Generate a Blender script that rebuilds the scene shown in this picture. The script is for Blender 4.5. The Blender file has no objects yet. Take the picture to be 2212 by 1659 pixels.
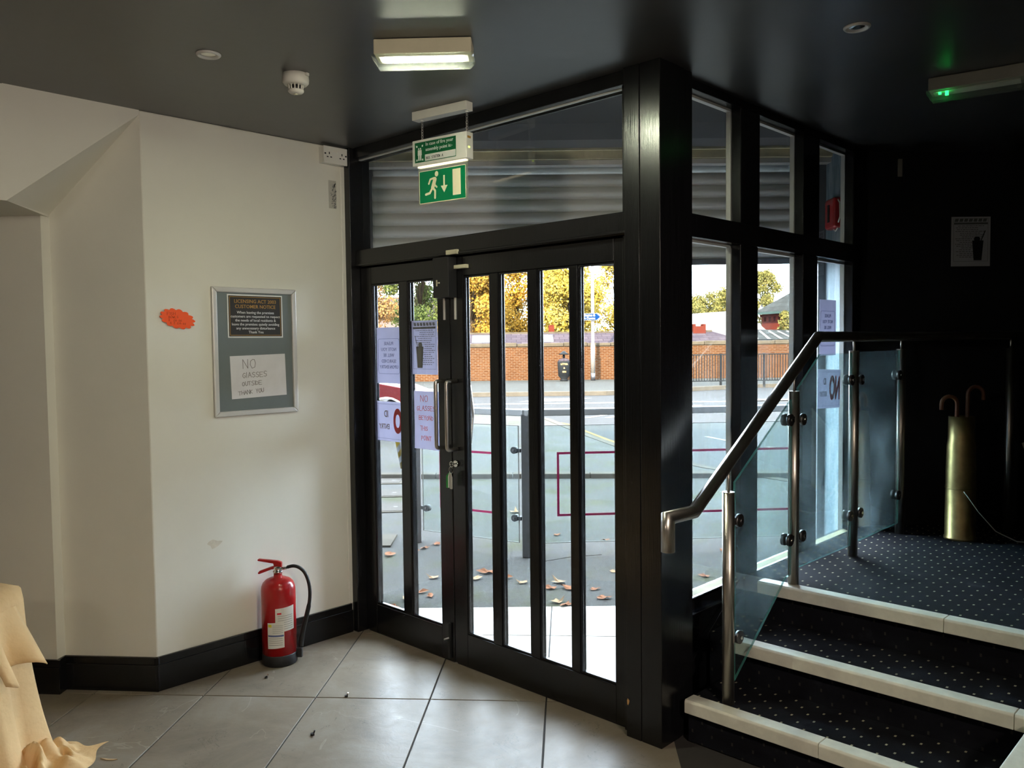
import bpy, bmesh, math, random
from mathutils import Vector, Matrix
random.seed(7)
scene = bpy.context.scene
COL = scene.collection
D2R = math.radians

# ------------------------------------------------------------------ camera, sky, sun, exposure
cam_data = bpy.data.cameras.new('camera')
cam_data.sensor_width = 36.0
cam_data.sensor_fit = 'HORIZONTAL'
cam_data.lens = 36.0 * 1800.0 / 2212.0
cam_data.clip_start = 0.05
cam_data.clip_end = 400
cam = bpy.data.objects.new('camera', cam_data)
COL.objects.link(cam)
YAW, PITCH, ROLL = D2R(43.94), D2R(2.761), D2R(0.655)
_f = Vector((-math.sin(YAW) * math.cos(PITCH), math.cos(YAW) * math.cos(PITCH), -math.sin(PITCH)))
_r = Vector((math.cos(YAW), math.sin(YAW), 0))
_u = _r.cross(_f)
_r2 = _r * math.cos(ROLL) - _u * math.sin(ROLL)
_u2 = _r * math.sin(ROLL) + _u * math.cos(ROLL)
_m = Matrix((_r2, _u2, -_f)).transposed().to_4x4()
_m.translation = Vector((2.019, -2.755, 1.6))
cam.matrix_world = _m
scene.camera = cam

scene.view_settings.view_transform = 'Standard'
scene.view_settings.look = 'None'
scene.view_settings.gamma = 1.0
scene.view_settings.use_curve_mapping = False
scene.view_settings.exposure = 0.0

world = bpy.data.worlds.new('sky')
scene.world = world
world.use_nodes = True
_bg = world.node_tree.nodes['Background']
_bg.inputs['Color'].default_value = (0.72, 0.86, 1.0, 1)
_bg.inputs['Strength'].default_value = 30.0

sun_data = bpy.data.lights.new('sun', 'SUN')
sun_data.energy = 60.0
sun_data.angle = D2R(1.0)
sun_data.color = (1.0, 0.86, 0.66)
sun = bpy.data.objects.new('sun', sun_data)
COL.objects.link(sun)
SUN_DIR_STREET = Vector((0.30, 0.86, -0.52))      # travels away from the camera, over the roof

scene.cycles.use_adaptive_sampling = True
scene.cycles.adaptive_threshold = 0.04
scene.cycles.max_bounces = 8
scene.cycles.diffuse_bounces = 4
scene.cycles.glossy_bounces = 4
scene.cycles.transmission_bounces = 8
scene.cycles.transparent_max_bounces = 24
scene.cycles.sample_clamp_indirect = 6.0
scene.cycles.caustics_reflective = False
scene.cycles.caustics_refractive = False

# ------------------------------------------------------------------ street frame: x along the street, y away from the camera
SC, SS = math.cos(D2R(43.94)), math.sin(D2R(43.94))
def ST(x, y, z=0.0):
    dx, dy = x - 0.458, y - 3.385
    return Vector((dx * SC - dy * SS, dx * SS + dy * SC, z))
STREET_ROT = D2R(43.94)
_sd = Vector((SUN_DIR_STREET.x * SC - SUN_DIR_STREET.y * SS, SUN_DIR_STREET.x * SS + SUN_DIR_STREET.y * SC, SUN_DIR_STREET.z))
sun.rotation_euler = _sd.to_track_quat('-Z', 'Y').to_euler()
sun.location = (0, 0, 12)

# ------------------------------------------------------------------ mesh helper
class MB:
    def __init__(s):
        s.v, s.f, s.sm = [], [], []
    def add(s, vs, fs, smooth=False):
        b = len(s.v)
        s.v += [tuple(p) for p in vs]
        for f in fs:
            s.f.append(tuple(b + i for i in f)); s.sm.append(smooth)
        return s
    def box(s, x0, x1, y0, y1, z0, z1):
        if x0 > x1: x0, x1 = x1, x0
        if y0 > y1: y0, y1 = y1, y0
        if z0 > z1: z0, z1 = z1, z0
        vs = [(x0, y0, z0), (x1, y0, z0), (x1, y1, z0), (x0, y1, z0), (x0, y0, z1), (x1, y0, z1), (x1, y1, z1), (x0, y1, z1)]
        return s.add(vs, [(0, 3, 2, 1), (4, 5, 6, 7), (0, 1, 5, 4), (1, 2, 6, 5), (2, 3, 7, 6), (3, 0, 4, 7)])
    def prism(s, poly, z0, z1, fn=None):
        """poly = list of 2d points, counter-clockwise; fn maps (a,b,z) to xyz"""
        fn = fn or (lambda a, b, z: (a, b, z))
        n = len(poly)
        vs = [fn(a, b, z0) for a, b in poly] + [fn(a, b, z1) for a, b in poly]
        fs = [tuple(range(n - 1, -1, -1)), tuple(range(n, 2 * n))]
        fs += [(i, (i + 1) % n, n + (i + 1) % n, n + i) for i in range(n)]
        return s.add(vs, fs)
    def cyl(s, p0, p1, r0, r1=None, n=16, caps=True, smooth=True):
        r1 = r0 if r1 is None else r1
        p0, p1 = Vector(p0), Vector(p1)
        d = (p1 - p0).normalized()
        a = d.cross(Vector((0, 0, 1)) if abs(d.z) < 0.9 else Vector((1, 0, 0))).normalized()
        b = d.cross(a)
        vs = []
        for p, r in ((p0, r0), (p1, r1)):
            vs += [p + (a * math.cos(2 * math.pi * i / n) + b * math.sin(2 * math.pi * i / n)) * r for i in range(n)]
        s.add(vs, [(i, (i + 1) % n, n + (i + 1) % n, n + i) for i in range(n)], smooth)
        if caps:
            s.add(vs[:n], [tuple(range(n - 1, -1, -1))]); s.add(vs[n:], [tuple(range(n))])
        return s
    def tube(s, pts, r, n=10, caps=True):
        pts = [Vector(p) for p in pts]
        rs = r if isinstance(r, (list, tuple)) else [r] * len(pts)
        t0 = (pts[1] - pts[0]).normalized()
        a = t0.cross(Vector((0, 0, 1)) if abs(t0.z) < 0.9 else Vector((1, 0, 0))).normalized()
        vs = []
        for i, p in enumerate(pts):
            if i == 0: t = t0; k = 1.0
            elif i == len(pts) - 1: t = (pts[i] - pts[i - 1]).normalized(); k = 1.0
            else:
                ta, tb = (pts[i] - pts[i - 1]).normalized(), (pts[i + 1] - pts[i]).normalized()
                t = (ta + tb).normalized()
            a = (a - t * a.dot(t)).normalized(); b = t.cross(a)
            vs += [p + (a * math.cos(2 * math.pi * j / n) + b * math.sin(2 * math.pi * j / n)) * rs[i] for j in range(n)]
        m = len(pts)
        s.add(vs, [(i * n + j, i * n + (j + 1) % n, (i + 1) * n + (j + 1) % n, (i + 1) * n + j) for i in range(m - 1) for j in range(n)], True)
        if caps:
            s.add(vs[:n], [tuple(range(n - 1, -1, -1))]); s.add(vs[-n:], [tuple(range(n))])
        return s
    def mitre(s, pts, r, n=16):
        """round tube with mitred (sharp) corners"""
        pts = [Vector(p) for p in pts]
        t0 = (pts[1] - pts[0]).normalized()
        a = t0.cross(Vector((1, 0, 0)) if abs(t0.x) < 0.9 else Vector((0, 0, 1))).normalized()
        b = t0.cross(a)
        ring = [pts[0] + (a * math.cos(2 * math.pi * j / n) + b * math.sin(2 * math.pi * j / n)) * r for j in range(n)]
        rings = [ring]
        for i in range(1, len(pts)):
            d = (pts[i] - pts[i - 1]).normalized()
            nrm = d if i == len(pts) - 1 else (d + (pts[i + 1] - pts[i]).normalized()).normalized()
            ring = [q + d * ((pts[i] - q).dot(nrm) / d.dot(nrm)) for q in rings[-1]]
            rings.append(ring)
        for k in range(len(rings) - 1):
            s.add(rings[k] + rings[k + 1], [(j, (j + 1) % n, n + (j + 1) % n, n + j) for j in range(n)], True)
        s.add(rings[0], [tuple(range(n - 1, -1, -1))]); s.add(rings[-1], [tuple(range(n))])
        return s
    def lathe(s, prof, n=24, c=(0, 0, 0), smooth=True):
        vs = []
        for r, z in prof:
            vs += [(c[0] + r * math.cos(2 * math.pi * j / n), c[1] + r * math.sin(2 * math.pi * j / n), c[2] + z) for j in range(n)]
        m = len(prof)
        s.add(vs, [(i * n + j, i * n + (j + 1) % n, (i + 1) * n + (j + 1) % n, (i + 1) * n + j) for i in range(m - 1) for j in range(n)], smooth)
        s.add(vs[:n], [tuple(range(n - 1, -1, -1))]); s.add(vs[-n:], [tuple(range(n))])
        return s
    def xf(s, M):
        s.v = [tuple(M @ Vector(p)) for p in s.v]; return s
    def build(s, name, mat, parent=None, bevel=0, seg=2, auto=True):
        me = bpy.data.meshes.new(name)
        me.from_pydata(s.v, [], s.f)
        me.polygons.foreach_set('use_smooth', s.sm)
        me.update()
        bm = bmesh.new(); bm.from_mesh(me)
        bmesh.ops.remove_doubles(bm, verts=bm.verts, dist=1e-6)
        bmesh.ops.recalc_face_normals(bm, faces=bm.faces)
        if bevel:
            es = [e for e in bm.edges if len(e.link_faces) == 2 and e.calc_face_angle(0) > 0.5]
            bmesh.ops.bevel(bm, geom=es, offset=bevel, segments=seg, profile=0.5, affect='EDGES', clamp_overlap=True)
        bm.to_mesh(me); bm.free()
        o = bpy.data.objects.new(name, me)
        COL.objects.link(o)
        if mat: me.materials.append(mat)
        if parent: o.parent = parent
        return o

def tag(o, label, cat, group=None, kind=None):
    o['label'] = label; o['category'] = cat
    if group: o['group'] = group
    if kind: o['kind'] = kind
    return o
def thing(name, label, cat, loc=(0, 0, 0), rz=0.0, group=None, kind=None):
    o = bpy.data.objects.new(name, None)
    COL.objects.link(o)
    o.empty_display_size = 0.05
    o.location = loc; o.rotation_euler = (0, 0, rz)
    return tag(o, label, cat, group, kind)
def single(mb, name, mat, label, cat, group=None, kind=None, bevel=0, loc=None, rz=None):
    o = mb.build(name, mat, None, bevel)
    if loc is not None: o.location = loc
    if rz is not None: o.rotation_euler = (0, 0, rz)
    return tag(o, label, cat, group, kind)
def clone(o, parent=None):
    c = o.copy(); COL.objects.link(c); c.parent = parent
    for ch in list(o.children): clone(ch, c)
    return c
def box(*a): return MB().box(*a)

# ------------------------------------------------------------------ materials
def L(r, g, b):
    f = lambda c: (c / 255) / 12.92 if c / 255 <= 0.04045 else ((c / 255 + 0.055) / 1.055) ** 2.4
    return (f(r), f(g), f(b), 1)
STREET_DIM = 0.088                               # outdoor colours darkened to stand in for a lower street exposure
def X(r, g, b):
    c = L(r, g, b); return (c[0] * STREET_DIM * 1.10, c[1] * STREET_DIM * 1.02, c[2] * STREET_DIM * 0.94, 1)
def XL(r, g, b):                              # foliage colours raised above the street factor to brighten the trees
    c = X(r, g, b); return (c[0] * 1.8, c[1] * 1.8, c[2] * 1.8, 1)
class NT:
    def __init__(s, name):
        s.m = bpy.data.materials.new(name); s.m.use_nodes = True
        s.t = s.m.node_tree; s.n = s.t.nodes; s.b = s.n['Principled BSDF']; s.out = s.n['Material Output']
    def node(s, typ, **kw):
        nd = s.n.new(typ)
        for k, v in kw.items():
            if k.startswith('i_'):
                key = k[2:].replace('_', ' ')
                nd.inputs[key].default_value = v
            else: setattr(nd, k, v)
        return nd
    def link(s, a, b): s.t.links.new(a, b)
    def coord(s, which='Object', scale=(1, 1, 1), rot=(0, 0, 0)):
        tc = s.node('ShaderNodeTexCoord'); mp = s.node('ShaderNodeMapping')
        mp.inputs['Scale'].default_value = scale; mp.inputs['Rotation'].default_value = rot
        s.link(tc.outputs[which], mp.inputs['Vector']); return mp.outputs['Vector']
    def noise(s, vec, scale, detail=3, rough=0.55, dist=0.0):
        nd = s.node('ShaderNodeTexNoise'); nd.inputs['Scale'].default_value = scale; nd.inputs['Detail'].default_value = detail
        nd.inputs['Roughness'].default_value = rough; nd.inputs['Distortion'].default_value = dist
        if vec: s.link(vec, nd.inputs['Vector'])
        return nd.outputs['Fac']
    def ramp(s, fac, stops):
        nd = s.node('ShaderNodeValToRGB'); e = nd.color_ramp.elements
        while len(e) < len(stops): e.new(0.5)
        for k, (p, c) in enumerate(stops): e[k].position = p; e[k].color = c
        s.link(fac, nd.inputs['Fac']); return nd.outputs['Color']
    def mix(s, fac, a, b, mode='MIX'):
        nd = s.node('ShaderNodeMix'); nd.data_type = 'RGBA'; nd.blend_type = mode
        for sock, val in ((nd.inputs['Factor'], fac), (nd.inputs['A'], a), (nd.inputs['B'], b)):
            if hasattr(val, 'is_output'): s.link(val, sock)
            elif isinstance(val, (int, float)): sock.default_value = val
            else: sock.default_value = val
        for o in nd.outputs:
            if o.type == 'RGBA': return o
    def math(s, op, a, b=None):
        nd = s.node('ShaderNodeMath'); nd.operation = op
        for k, val in enumerate((a, b)):
            if val is None: continue
            if hasattr(val, 'is_output'): s.link(val, nd.inputs[k])
            else: nd.inputs[k].default_value = val
        return nd.outputs[0]
    def bump(s, h, strength=0.2, dist=0.01):
        nd = s.node('ShaderNodeBump'); nd.inputs['Strength'].default_value = strength; nd.inputs['Distance'].default_value = dist
        s.link(h, nd.inputs['Height']); s.link(nd.outputs['Normal'], s.b.inputs['Normal'])

def pmat(name, col, rough=0.5, metal=0.0, var=0.0, vscale=8.0, bump=0.0, bscale=60.0, bdist=0.004, stretch=(1, 1, 1), spec=0.5, emit=None, estr=0.0, coat=0.0, rvar=0.0):
    m = NT(name); b = m.b
    b.inputs['Roughness'].default_value = rough; b.inputs['Metallic'].default_value = metal
    b.inputs['Specular IOR Level'].default_value = spec
    b.inputs['Coat Weight'].default_value = coat; b.inputs['Coat Roughness'].default_value = 0.08
    vec = m.coord('Object', stretch)
    n1 = m.noise(vec, vscale, 4, 0.6)
    c = (col[0], col[1], col[2], 1)
    if var:
        lo = tuple(x * (1 - var) for x in c[:3]) + (1,); hi = tuple(min(1, x * (1 + var)) for x in c[:3]) + (1,)
        m.link(m.ramp(n1, [(0.3, lo), (0.7, hi)]), b.inputs['Base Color'])
    else:
        lo = tuple(x * 0.96 for x in c[:3]) + (1,)
        m.link(m.ramp(n1, [(0.3, lo), (0.7, c)]), b.inputs['Base Color'])
    if rvar:
        m.link(m.math('ADD', m.math('MULTIPLY', n1, 2 * rvar), rough - rvar), b.inputs['Roughness'])
    if bump:
        m.bump(m.noise(vec, bscale, 3, 0.6), bump, bdist)
    if emit:
        b.inputs['Emission Color'].default_value = (emit[0], emit[1], emit[2], 1); b.inputs['Emission Strength'].default_value = estr
    return m.m

def glass_mat(name, tint=(1, 1, 1), dirt=0.0, dirt_col=(0.6, 0.68, 0.75), edge=None, base=0.0, streak=(1, 1, 1), dscale=3.0):
    m = NT(name)
    tr = m.node('ShaderNodeBsdfTransparent'); tr.inputs['Color'].default_value = (*tint, 1)
    gl = m.node('ShaderNodeBsdfGlossy'); gl.inputs['Roughness'].default_value = 0.02
    fr = m.node('ShaderNodeFresnel'); fr.inputs['IOR'].default_value = 1.5
    mx = m.node('ShaderNodeMixShader')
    ge = m.node('ShaderNodeNewGeometry')                       # only the outer face of the thin slab reflects
    m.link(m.math('MULTIPLY', m.math('MULTIPLY', fr.outputs[0], 1.6), m.math('SUBTRACT', 1.0, ge.outputs['Backfacing'])), mx.inputs[0]); m.link(tr.outputs[0], mx.inputs[1]); m.link(gl.outputs[0], mx.inputs[2])
    last = mx
    if dirt or base:
        vec = m.coord('Object', streak)
        n1 = m.noise(vec, dscale, 5, 0.65, 0.6)
        fac = m.math('ADD', m.math('MULTIPLY', m.math('MAXIMUM', m.math('SUBTRACT', n1, 0.42), 0.0), dirt * 3.0), base)
        df = m.node('ShaderNodeBsdfDiffuse'); df.inputs['Color'].default_value = (*dirt_col, 1)
        tl = m.node('ShaderNodeBsdfTranslucent'); tl.inputs['Color'].default_value = (*dirt_col, 1)
        dm = m.node('ShaderNodeMixShader'); dm.inputs[0].default_value = 0.5
        m.link(df.outputs[0], dm.inputs[1]); m.link(tl.outputs[0], dm.inputs[2])
        m2 = m.node('ShaderNodeMixShader')
        m.link(fac, m2.inputs[0]); m.link(mx.outputs[0], m2.inputs[1]); m.link(dm.outputs[0], m2.inputs[2])
        last = m2
    m.n.remove(m.b)
    m.link(last.outputs[0], m.out.inputs['Surface'])
    return m.m

def paper_mat(name, col=(0.8, 0.8, 0.8), trans=0.45, thru=0.22):
    m = NT(name)
    vec = m.coord('Object')
    c = m.ramp(m.noise(vec, 14, 3), [(0.3, tuple(x * 0.93 for x in col) + (1,)), (0.7, (*col, 1))])
    df = m.node('ShaderNodeBsdfDiffuse'); tl = m.node('ShaderNodeBsdfTranslucent'); mx = m.node('ShaderNodeMixShader')
    mx.inputs[0].default_value = trans
    m.link(c, df.inputs['Color']); m.link(m.mix(1.0, c, (thru, thru, thru, 1), 'MULTIPLY'), tl.inputs['Color'])
    m.link(df.outputs[0], mx.inputs[1]); m.link(tl.outputs[0], mx.inputs[2])
    m.n.remove(m.b); m.link(mx.outputs[0], m.out.inputs['Surface'])
    return m.m

def tile_mat():
    m = NT('stone_floor_tile')
    vec = m.coord('Object')
    oi = m.node('ShaderNodeObjectInfo')
    ad = m.node('ShaderNodeVectorMath'); ad.operation = 'ADD'
    sc = m.node('ShaderNodeVectorMath'); sc.operation = 'SCALE'; sc.inputs['Scale'].default_value = 7.0
    cb = m.node('ShaderNodeCombineXYZ')
    m.link(oi.outputs['Random'], cb.inputs[0]); m.link(oi.outputs['Random'], cb.inputs[1])
    m.link(cb.outputs[0], sc.inputs[0]); m.link(vec, ad.inputs[0]); m.link(sc.outputs[0], ad.inputs[1])
    v = ad.outputs[0]
    n1 = m.noise(v, 2.2, 6, 0.65, 0.8)
    base = m.ramp(n1, [(0.25, L(108, 98, 86)), (0.5, L(128, 117, 103)), (0.75, L(142, 134, 124))])
    # pale veins
    n2 = m.noise(v, 1.3, 4, 0.5, 1.2)
    vein = m.math('LESS_THAN', m.math('ABSOLUTE', m.math('SUBTRACT', n2, 0.5)), 0.0022)
    c2 = m.mix(m.math('MULTIPLY', m.math('MULTIPLY', vein, m.math('GREATER_THAN', m.noise(v, 1.1, 2), 0.5)), 0.3), base, L(176, 166, 150))
    # dark hair cracks
    n3 = m.noise(v, 6.0, 5, 0.7, 1.5)
    crack = m.math('LESS_THAN', m.math('ABSOLUTE', m.math('SUBTRACT', n3, 0.56)), 0.004)
    mask = m.math('GREATER_THAN', m.noise(v, 3.5, 2), 0.56)
    c3 = m.mix(m.math('MULTIPLY', m.math('MULTIPLY', crack, mask), 0.7), c2, L(70, 64, 58))
    m.link(c3, m.b.inputs['Base Color'])
    n4 = m.noise(v, 18, 5, 0.7, 0.5)
    m.link(m.math('ADD', m.math('MULTIPLY', n4, 0.30), 0.26), m.b.inputs['Roughness'])
    m.b.inputs['Specular IOR Level'].default_value = 0.24
    m.bump(m.noise(v, 14, 6, 0.7, 1.0), 0.16, 0.006)
    return m.m

def carpet_mat():
    m = NT('dotted_carpet')
    tc = m.node('ShaderNodeTexCoord'); s0 = m.node('ShaderNodeSeparateXYZ'); m.link(tc.outputs['Object'], s0.inputs[0])
    c0 = m.node('ShaderNodeCombineXYZ'); m.link(s0.outputs[0], c0.inputs[0]); m.link(m.math('ADD', s0.outputs[1], s0.outputs[2]), c0.inputs[1])
    mp = m.node('ShaderNodeMapping'); mp.inputs['Scale'].default_value = (1 / 0.062, 1 / 0.062, 1); mp.inputs['Rotation'].default_value = (0, 0, D2R(45)); m.link(c0.outputs[0], mp.inputs['Vector'])
    fr = m.node('ShaderNodeVectorMath'); fr.operation = 'FRACTION'; m.link(mp.outputs[0], fr.inputs[0])
    sb = m.node('ShaderNodeVectorMath'); sb.operation = 'SUBTRACT'; sb.inputs[1].default_value = (0.5, 0.5, 0.5); m.link(fr.outputs[0], sb.inputs[0])
    sx = m.node('ShaderNodeSeparateXYZ'); m.link(sb.outputs[0], sx.inputs[0])
    d1 = m.math('ABSOLUTE', m.math('ADD', sx.outputs[0], sx.outputs[1]))
    d2 = m.math('ABSOLUTE', m.math('SUBTRACT', sx.outputs[0], sx.outputs[1]))
    dot = m.math('MULTIPLY', m.math('LESS_THAN', d1, 0.085), m.math('LESS_THAN', d2, 0.15))
    gn = m.node('ShaderNodeNewGeometry'); sn = m.node('ShaderNodeSeparateXYZ'); m.link(gn.outputs['Normal'], sn.inputs[0])
    dot = m.math('MULTIPLY', dot, m.math('ADD', m.math('MULTIPLY', m.math('ABSOLUTE', sn.outputs[2]), 0.92), 0.08))
    ns = m.noise(m.coord('Object'), 5, 4, 0.6)
    base = m.ramp(ns, [(0.35, L(17, 17, 23)), (0.62, L(25, 26, 33)), (0.8, L(48, 50, 57))])
    c = m.mix(m.math('MULTIPLY', dot, 0.9), base, L(176, 170, 140))
    m.link(c, m.b.inputs['Base Color'])
    m.b.inputs['Roughness'].default_value = 0.95; m.b.inputs['Specular IOR Level'].default_value = 0.15
    m.bump(m.noise(m.coord('Object'), 600, 2), 0.5, 0.003)
    return m.m

def brick_mat(name, c1, c2, mortar, scale=1.0, rot=(D2R(90), 0, 0)):
    m = NT(name)
    vec = m.coord('Object', (1, 1, 1), rot)
    b = m.node('ShaderNodeTexBrick')
    b.inputs['Color1'].default_value = c1; b.inputs['Color2'].default_value = c2; b.inputs['Mortar'].default_value = mortar
    b.inputs['Scale'].default_value = scale; b.inputs['Mortar Size'].default_value = 0.012
    b.inputs['Brick Width'].default_value = 0.225; b.inputs['Row Height'].default_value = 0.075; b.inputs['Bias'].default_value = 0.0
    m.link(vec, b.inputs['Vector'])
    n = m.noise(vec, 1.1, 4, 0.6)
    c = m.mix(m.math('MULTIPLY', n, 0.5), b.outputs['Color'], tuple(x * 0.55 for x in c1[:3]) + (1,))
    m.link(c, m.b.inputs['Base Color']); m.b.inputs['Roughness'].default_value = 0.9; m.b.inputs['Specular IOR Level'].default_value = 0.0
    m.bump(b.outputs['Fac'], -0.3, 0.01)
    return m.m

def slate_mat(name, c1, c2, w=0.3, h=0.2, rot=(0, 0, 0)):
    m = NT(name)
    vec = m.coord('Object', (1, 1, 1), rot)
    b = m.node('ShaderNodeTexBrick')
    b.inputs['Color1'].default_value = c1; b.inputs['Color2'].default_value = c2; b.inputs['Mortar'].default_value = tuple(x * 0.45 for x in c1[:3]) + (1,)
    b.inputs['Scale'].default_value = 1.0; b.inputs['Mortar Size'].default_value = 0.012
    b.inputs['Brick Width'].default_value = w; b.inputs['Row Height'].default_value = h
    m.link(vec, b.inputs['Vector']); m.link(b.outputs['Color'], m.b.inputs['Base Color']); m.b.inputs['Roughness'].default_value = 0.6; m.b.inputs['Specular IOR Level'].default_value = 0.0
    return m.m

def ground_mat(name, lo, hi, fine=120, moss=None, rough=0.85, spec=0.02):
    m = NT(name)
    vec = m.coord('Object')
    n1 = m.noise(vec, 0.8, 5, 0.6, 0.3); n2 = m.noise(vec, fine, 3, 0.8)
    base = m.mix(0.55, m.ramp(n1, [(0.3, lo), (0.7, hi)]), m.ramp(n2, [(0.32, tuple(x * 0.3 for x in lo[:3]) + (1,)), (0.68, tuple(min(1, x * 1.7) for x in hi[:3]) + (1,))]))
    if moss:
        mk = m.ramp(m.noise(vec, 1.7, 5, 0.7), [(0.5, (0, 0, 0, 1)), (0.66, (1, 1, 1, 1))])
        base = m.mix(m.math('MULTIPLY', mk, 0.7), base, moss)
    m.link(base, m.b.inputs['Base Color']); m.b.inputs['Roughness'].default_value = rough
    m.b.inputs['Specular IOR Level'].default_value = spec
    m.bump(n2, 0.35, 0.006)
    return m.m

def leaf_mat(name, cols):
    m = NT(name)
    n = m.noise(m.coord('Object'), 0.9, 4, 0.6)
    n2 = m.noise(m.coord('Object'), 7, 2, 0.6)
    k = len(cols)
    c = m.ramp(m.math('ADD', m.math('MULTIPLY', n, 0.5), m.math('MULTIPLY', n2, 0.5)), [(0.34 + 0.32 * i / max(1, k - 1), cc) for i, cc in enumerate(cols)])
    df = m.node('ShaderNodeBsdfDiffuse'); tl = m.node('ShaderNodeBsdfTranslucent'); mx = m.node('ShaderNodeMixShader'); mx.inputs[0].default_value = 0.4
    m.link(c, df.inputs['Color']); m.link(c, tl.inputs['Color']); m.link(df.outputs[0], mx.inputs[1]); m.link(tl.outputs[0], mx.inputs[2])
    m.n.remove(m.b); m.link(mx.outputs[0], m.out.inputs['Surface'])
    return m.m

def wood_black():
    m = NT('black_gloss_paint')
    vec = m.coord('Object', (30, 30, 1.2))
    m.link(m.ramp(m.noise(vec, 3, 4), [(0.3, L(14, 14, 16)), (0.7, L(22, 22, 25))]), m.b.inputs['Base Color'])
    m.b.inputs['Roughness'].default_value = 0.24
    m.bump(m.noise(vec, 6, 3, 0.6), 0.10, 0.004)
    return m.m

M = {}
M['black'] = wood_black()
M['ceiling'] = pmat('charcoal_ceiling_paint', L(68, 68, 70), 0.36, spec=1.0, var=0.10, vscale=1.5, bump=0.05, bscale=9, bdist=0.01)
M['ceiling2'] = M['ceiling']
M['wall'] = pmat('off_white_wall_paint', L(226, 224, 214), 0.6, var=0.03, vscale=2.0, bump=0.06, bscale=5, bdist=0.02)
M['wall_dark'] = pmat('black_wall_paint', L(24, 24, 28), 0.6, var=0.12, vscale=3, bump=0.05, bscale=30)
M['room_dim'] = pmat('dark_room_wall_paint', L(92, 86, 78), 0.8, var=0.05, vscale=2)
M['scuff'] = pmat('wall_scuff_grey', L(210, 203, 188), 0.8, var=0.1, vscale=40)
M['grout'] = pmat('dark_grout', L(52, 48, 46), 0.9, var=0.1)
M['tile'] = tile_mat()
M['carpet'] = carpet_mat()
M['nosing'] = pmat('worn_pale_nosing', L(226, 223, 208), 0.42, var=0.10, vscale=14, bump=0.06, bscale=90)
M['steel'] = pmat('brushed_stainless_steel', (0.60, 0.56, 0.51), 0.34, metal=1.0, var=0.06, vscale=30, stretch=(1, 1, 0.05))
M['steel_dark'] = pmat('dark_bolted_steel', (0.10, 0.10, 0.10), 0.35, metal=0.9, var=0.1)
M['chrome'] = pmat('chrome', (0.7, 0.68, 0.64), 0.15, metal=1.0)
M['alu'] = pmat('satin_silver_frame', L(214, 212, 208), 0.38, metal=0.25, var=0.03)
M['rubber'] = pmat('black_rubber', L(26, 26, 28), 0.55, var=0.2)
M['red'] = pmat('extinguisher_red', L(168, 22, 26), 0.28, var=0.10, vscale=6, coat=0.3)
M['brass'] = pmat('aged_brass', (0.42, 0.32, 0.14), 0.38, metal=0.9, var=0.25, vscale=9, bump=0.1, bscale=20)
M['cane'] = pmat('brown_cane', L(128, 82, 56), 0.4, var=0.15, vscale=20)
M['white_plastic'] = pmat('white_plastic', L(228, 226, 218), 0.4, var=0.03)
M['grey_plastic'] = pmat('dusty_grey_plastic', L(170, 168, 158), 0.5, var=0.08)
M['dark_plastic'] = pmat('dark_plastic', L(28, 28, 30), 0.45)
M['cream_plastic'] = pmat('cream_plastic', L(210, 204, 178), 0.45, var=0.05)
M['green'] = pmat('sign_green', L(0, 112, 68), 0.35, emit=L(0, 112, 68), estr=0.25)
M['green_flat'] = pmat('sign_green_flat', L(10, 96, 58), 0.4)
M['sign_white'] = pmat('sign_pale_symbol', L(232, 222, 186), 0.4, emit=L(232, 222, 186), estr=0.12)
M['white'] = pmat('white_print', L(225, 225, 220), 0.6)
M['black_print'] = pmat('black_print', L(22, 22, 24), 0.6)
M['gold_print'] = pmat('gold_print', L(176, 134, 62), 0.5)
M['grey_print'] = pmat('grey_print', L(120, 120, 120), 0.7)
M['blue_print'] = pmat('blue_grey_print', L(92, 104, 150), 0.7)
M['red_print'] = pmat('red_print', L(214, 34, 48), 0.6)
M['red_pen'] = pmat('red_pen', L(224, 96, 84), 0.7)
M['pen'] = pmat('grey_pen', L(120, 116, 114), 0.7)
M['brown_print'] = pmat('brown_print', L(110, 84, 62), 0.7)
M['board_grey'] = pmat('grey_backing_board', L(112, 120, 120), 0.35, var=0.05, vscale=4)
M['plaque'] = pmat('dark_plaque', L(46, 44, 42), 0.4)
M['paper'] = paper_mat('white_paper', (0.80, 0.80, 0.84), 0.35)
M['paper_lilac'] = paper_mat('thin_lilac_white_paper', (0.74, 0.73, 0.86), 0.5, 1.0)
M['paper_note'] = paper_mat('note_paper', (0.82, 0.81, 0.84), 0.1)
M['orange'] = pmat('fluorescent_orange_card', L(255, 92, 30), 0.6, emit=L(255, 92, 30), estr=0.0)
M['cloth'] = pmat('cream_cotton_dust_sheet', L(226, 190, 142), 0.9, var=0.06, vscale=5, bump=0.35, bscale=18, bdist=0.012, spec=0.2)
M['glass_door'] = glass_mat('door_glass', (0.97, 0.98, 0.98), 0.012, base=0.002)
M['glass_win'] = glass_mat('window_glass', (0.96, 0.98, 0.98), 0.06, base=0.008, streak=(1, 1, 0.25), dscale=5)
M['glass_rail'] = glass_mat('balustrade_glass', (0.86, 0.94, 0.93), 0.10, base=0.02, dirt_col=(0.5, 0.62, 0.66))
M['glass_edge'] = pmat('green_glass_edge', (0.10, 0.32, 0.28), 0.15, var=0.1)
M['glass_ext'] = glass_mat('outdoor_rail_glass', (0.9, 0.95, 0.94), 0.004, base=0.003)
M['lens'] = glass_mat('lamp_diffuser', (0.95, 0.97, 0.9), 0.0, base=0.12, dirt_col=(0.9, 0.95, 0.85))
M['lens_lit'] = glass_mat('lit_lamp_diffuser', (0.95, 0.97, 0.9), 0.0, base=0.012, dirt_col=(0.9, 0.95, 0.85))
M['led'] = pmat('lit_led_strip', (1, 1, 0.9), 0.5, emit=(0.97, 1.0, 0.80), estr=430.0)
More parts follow.
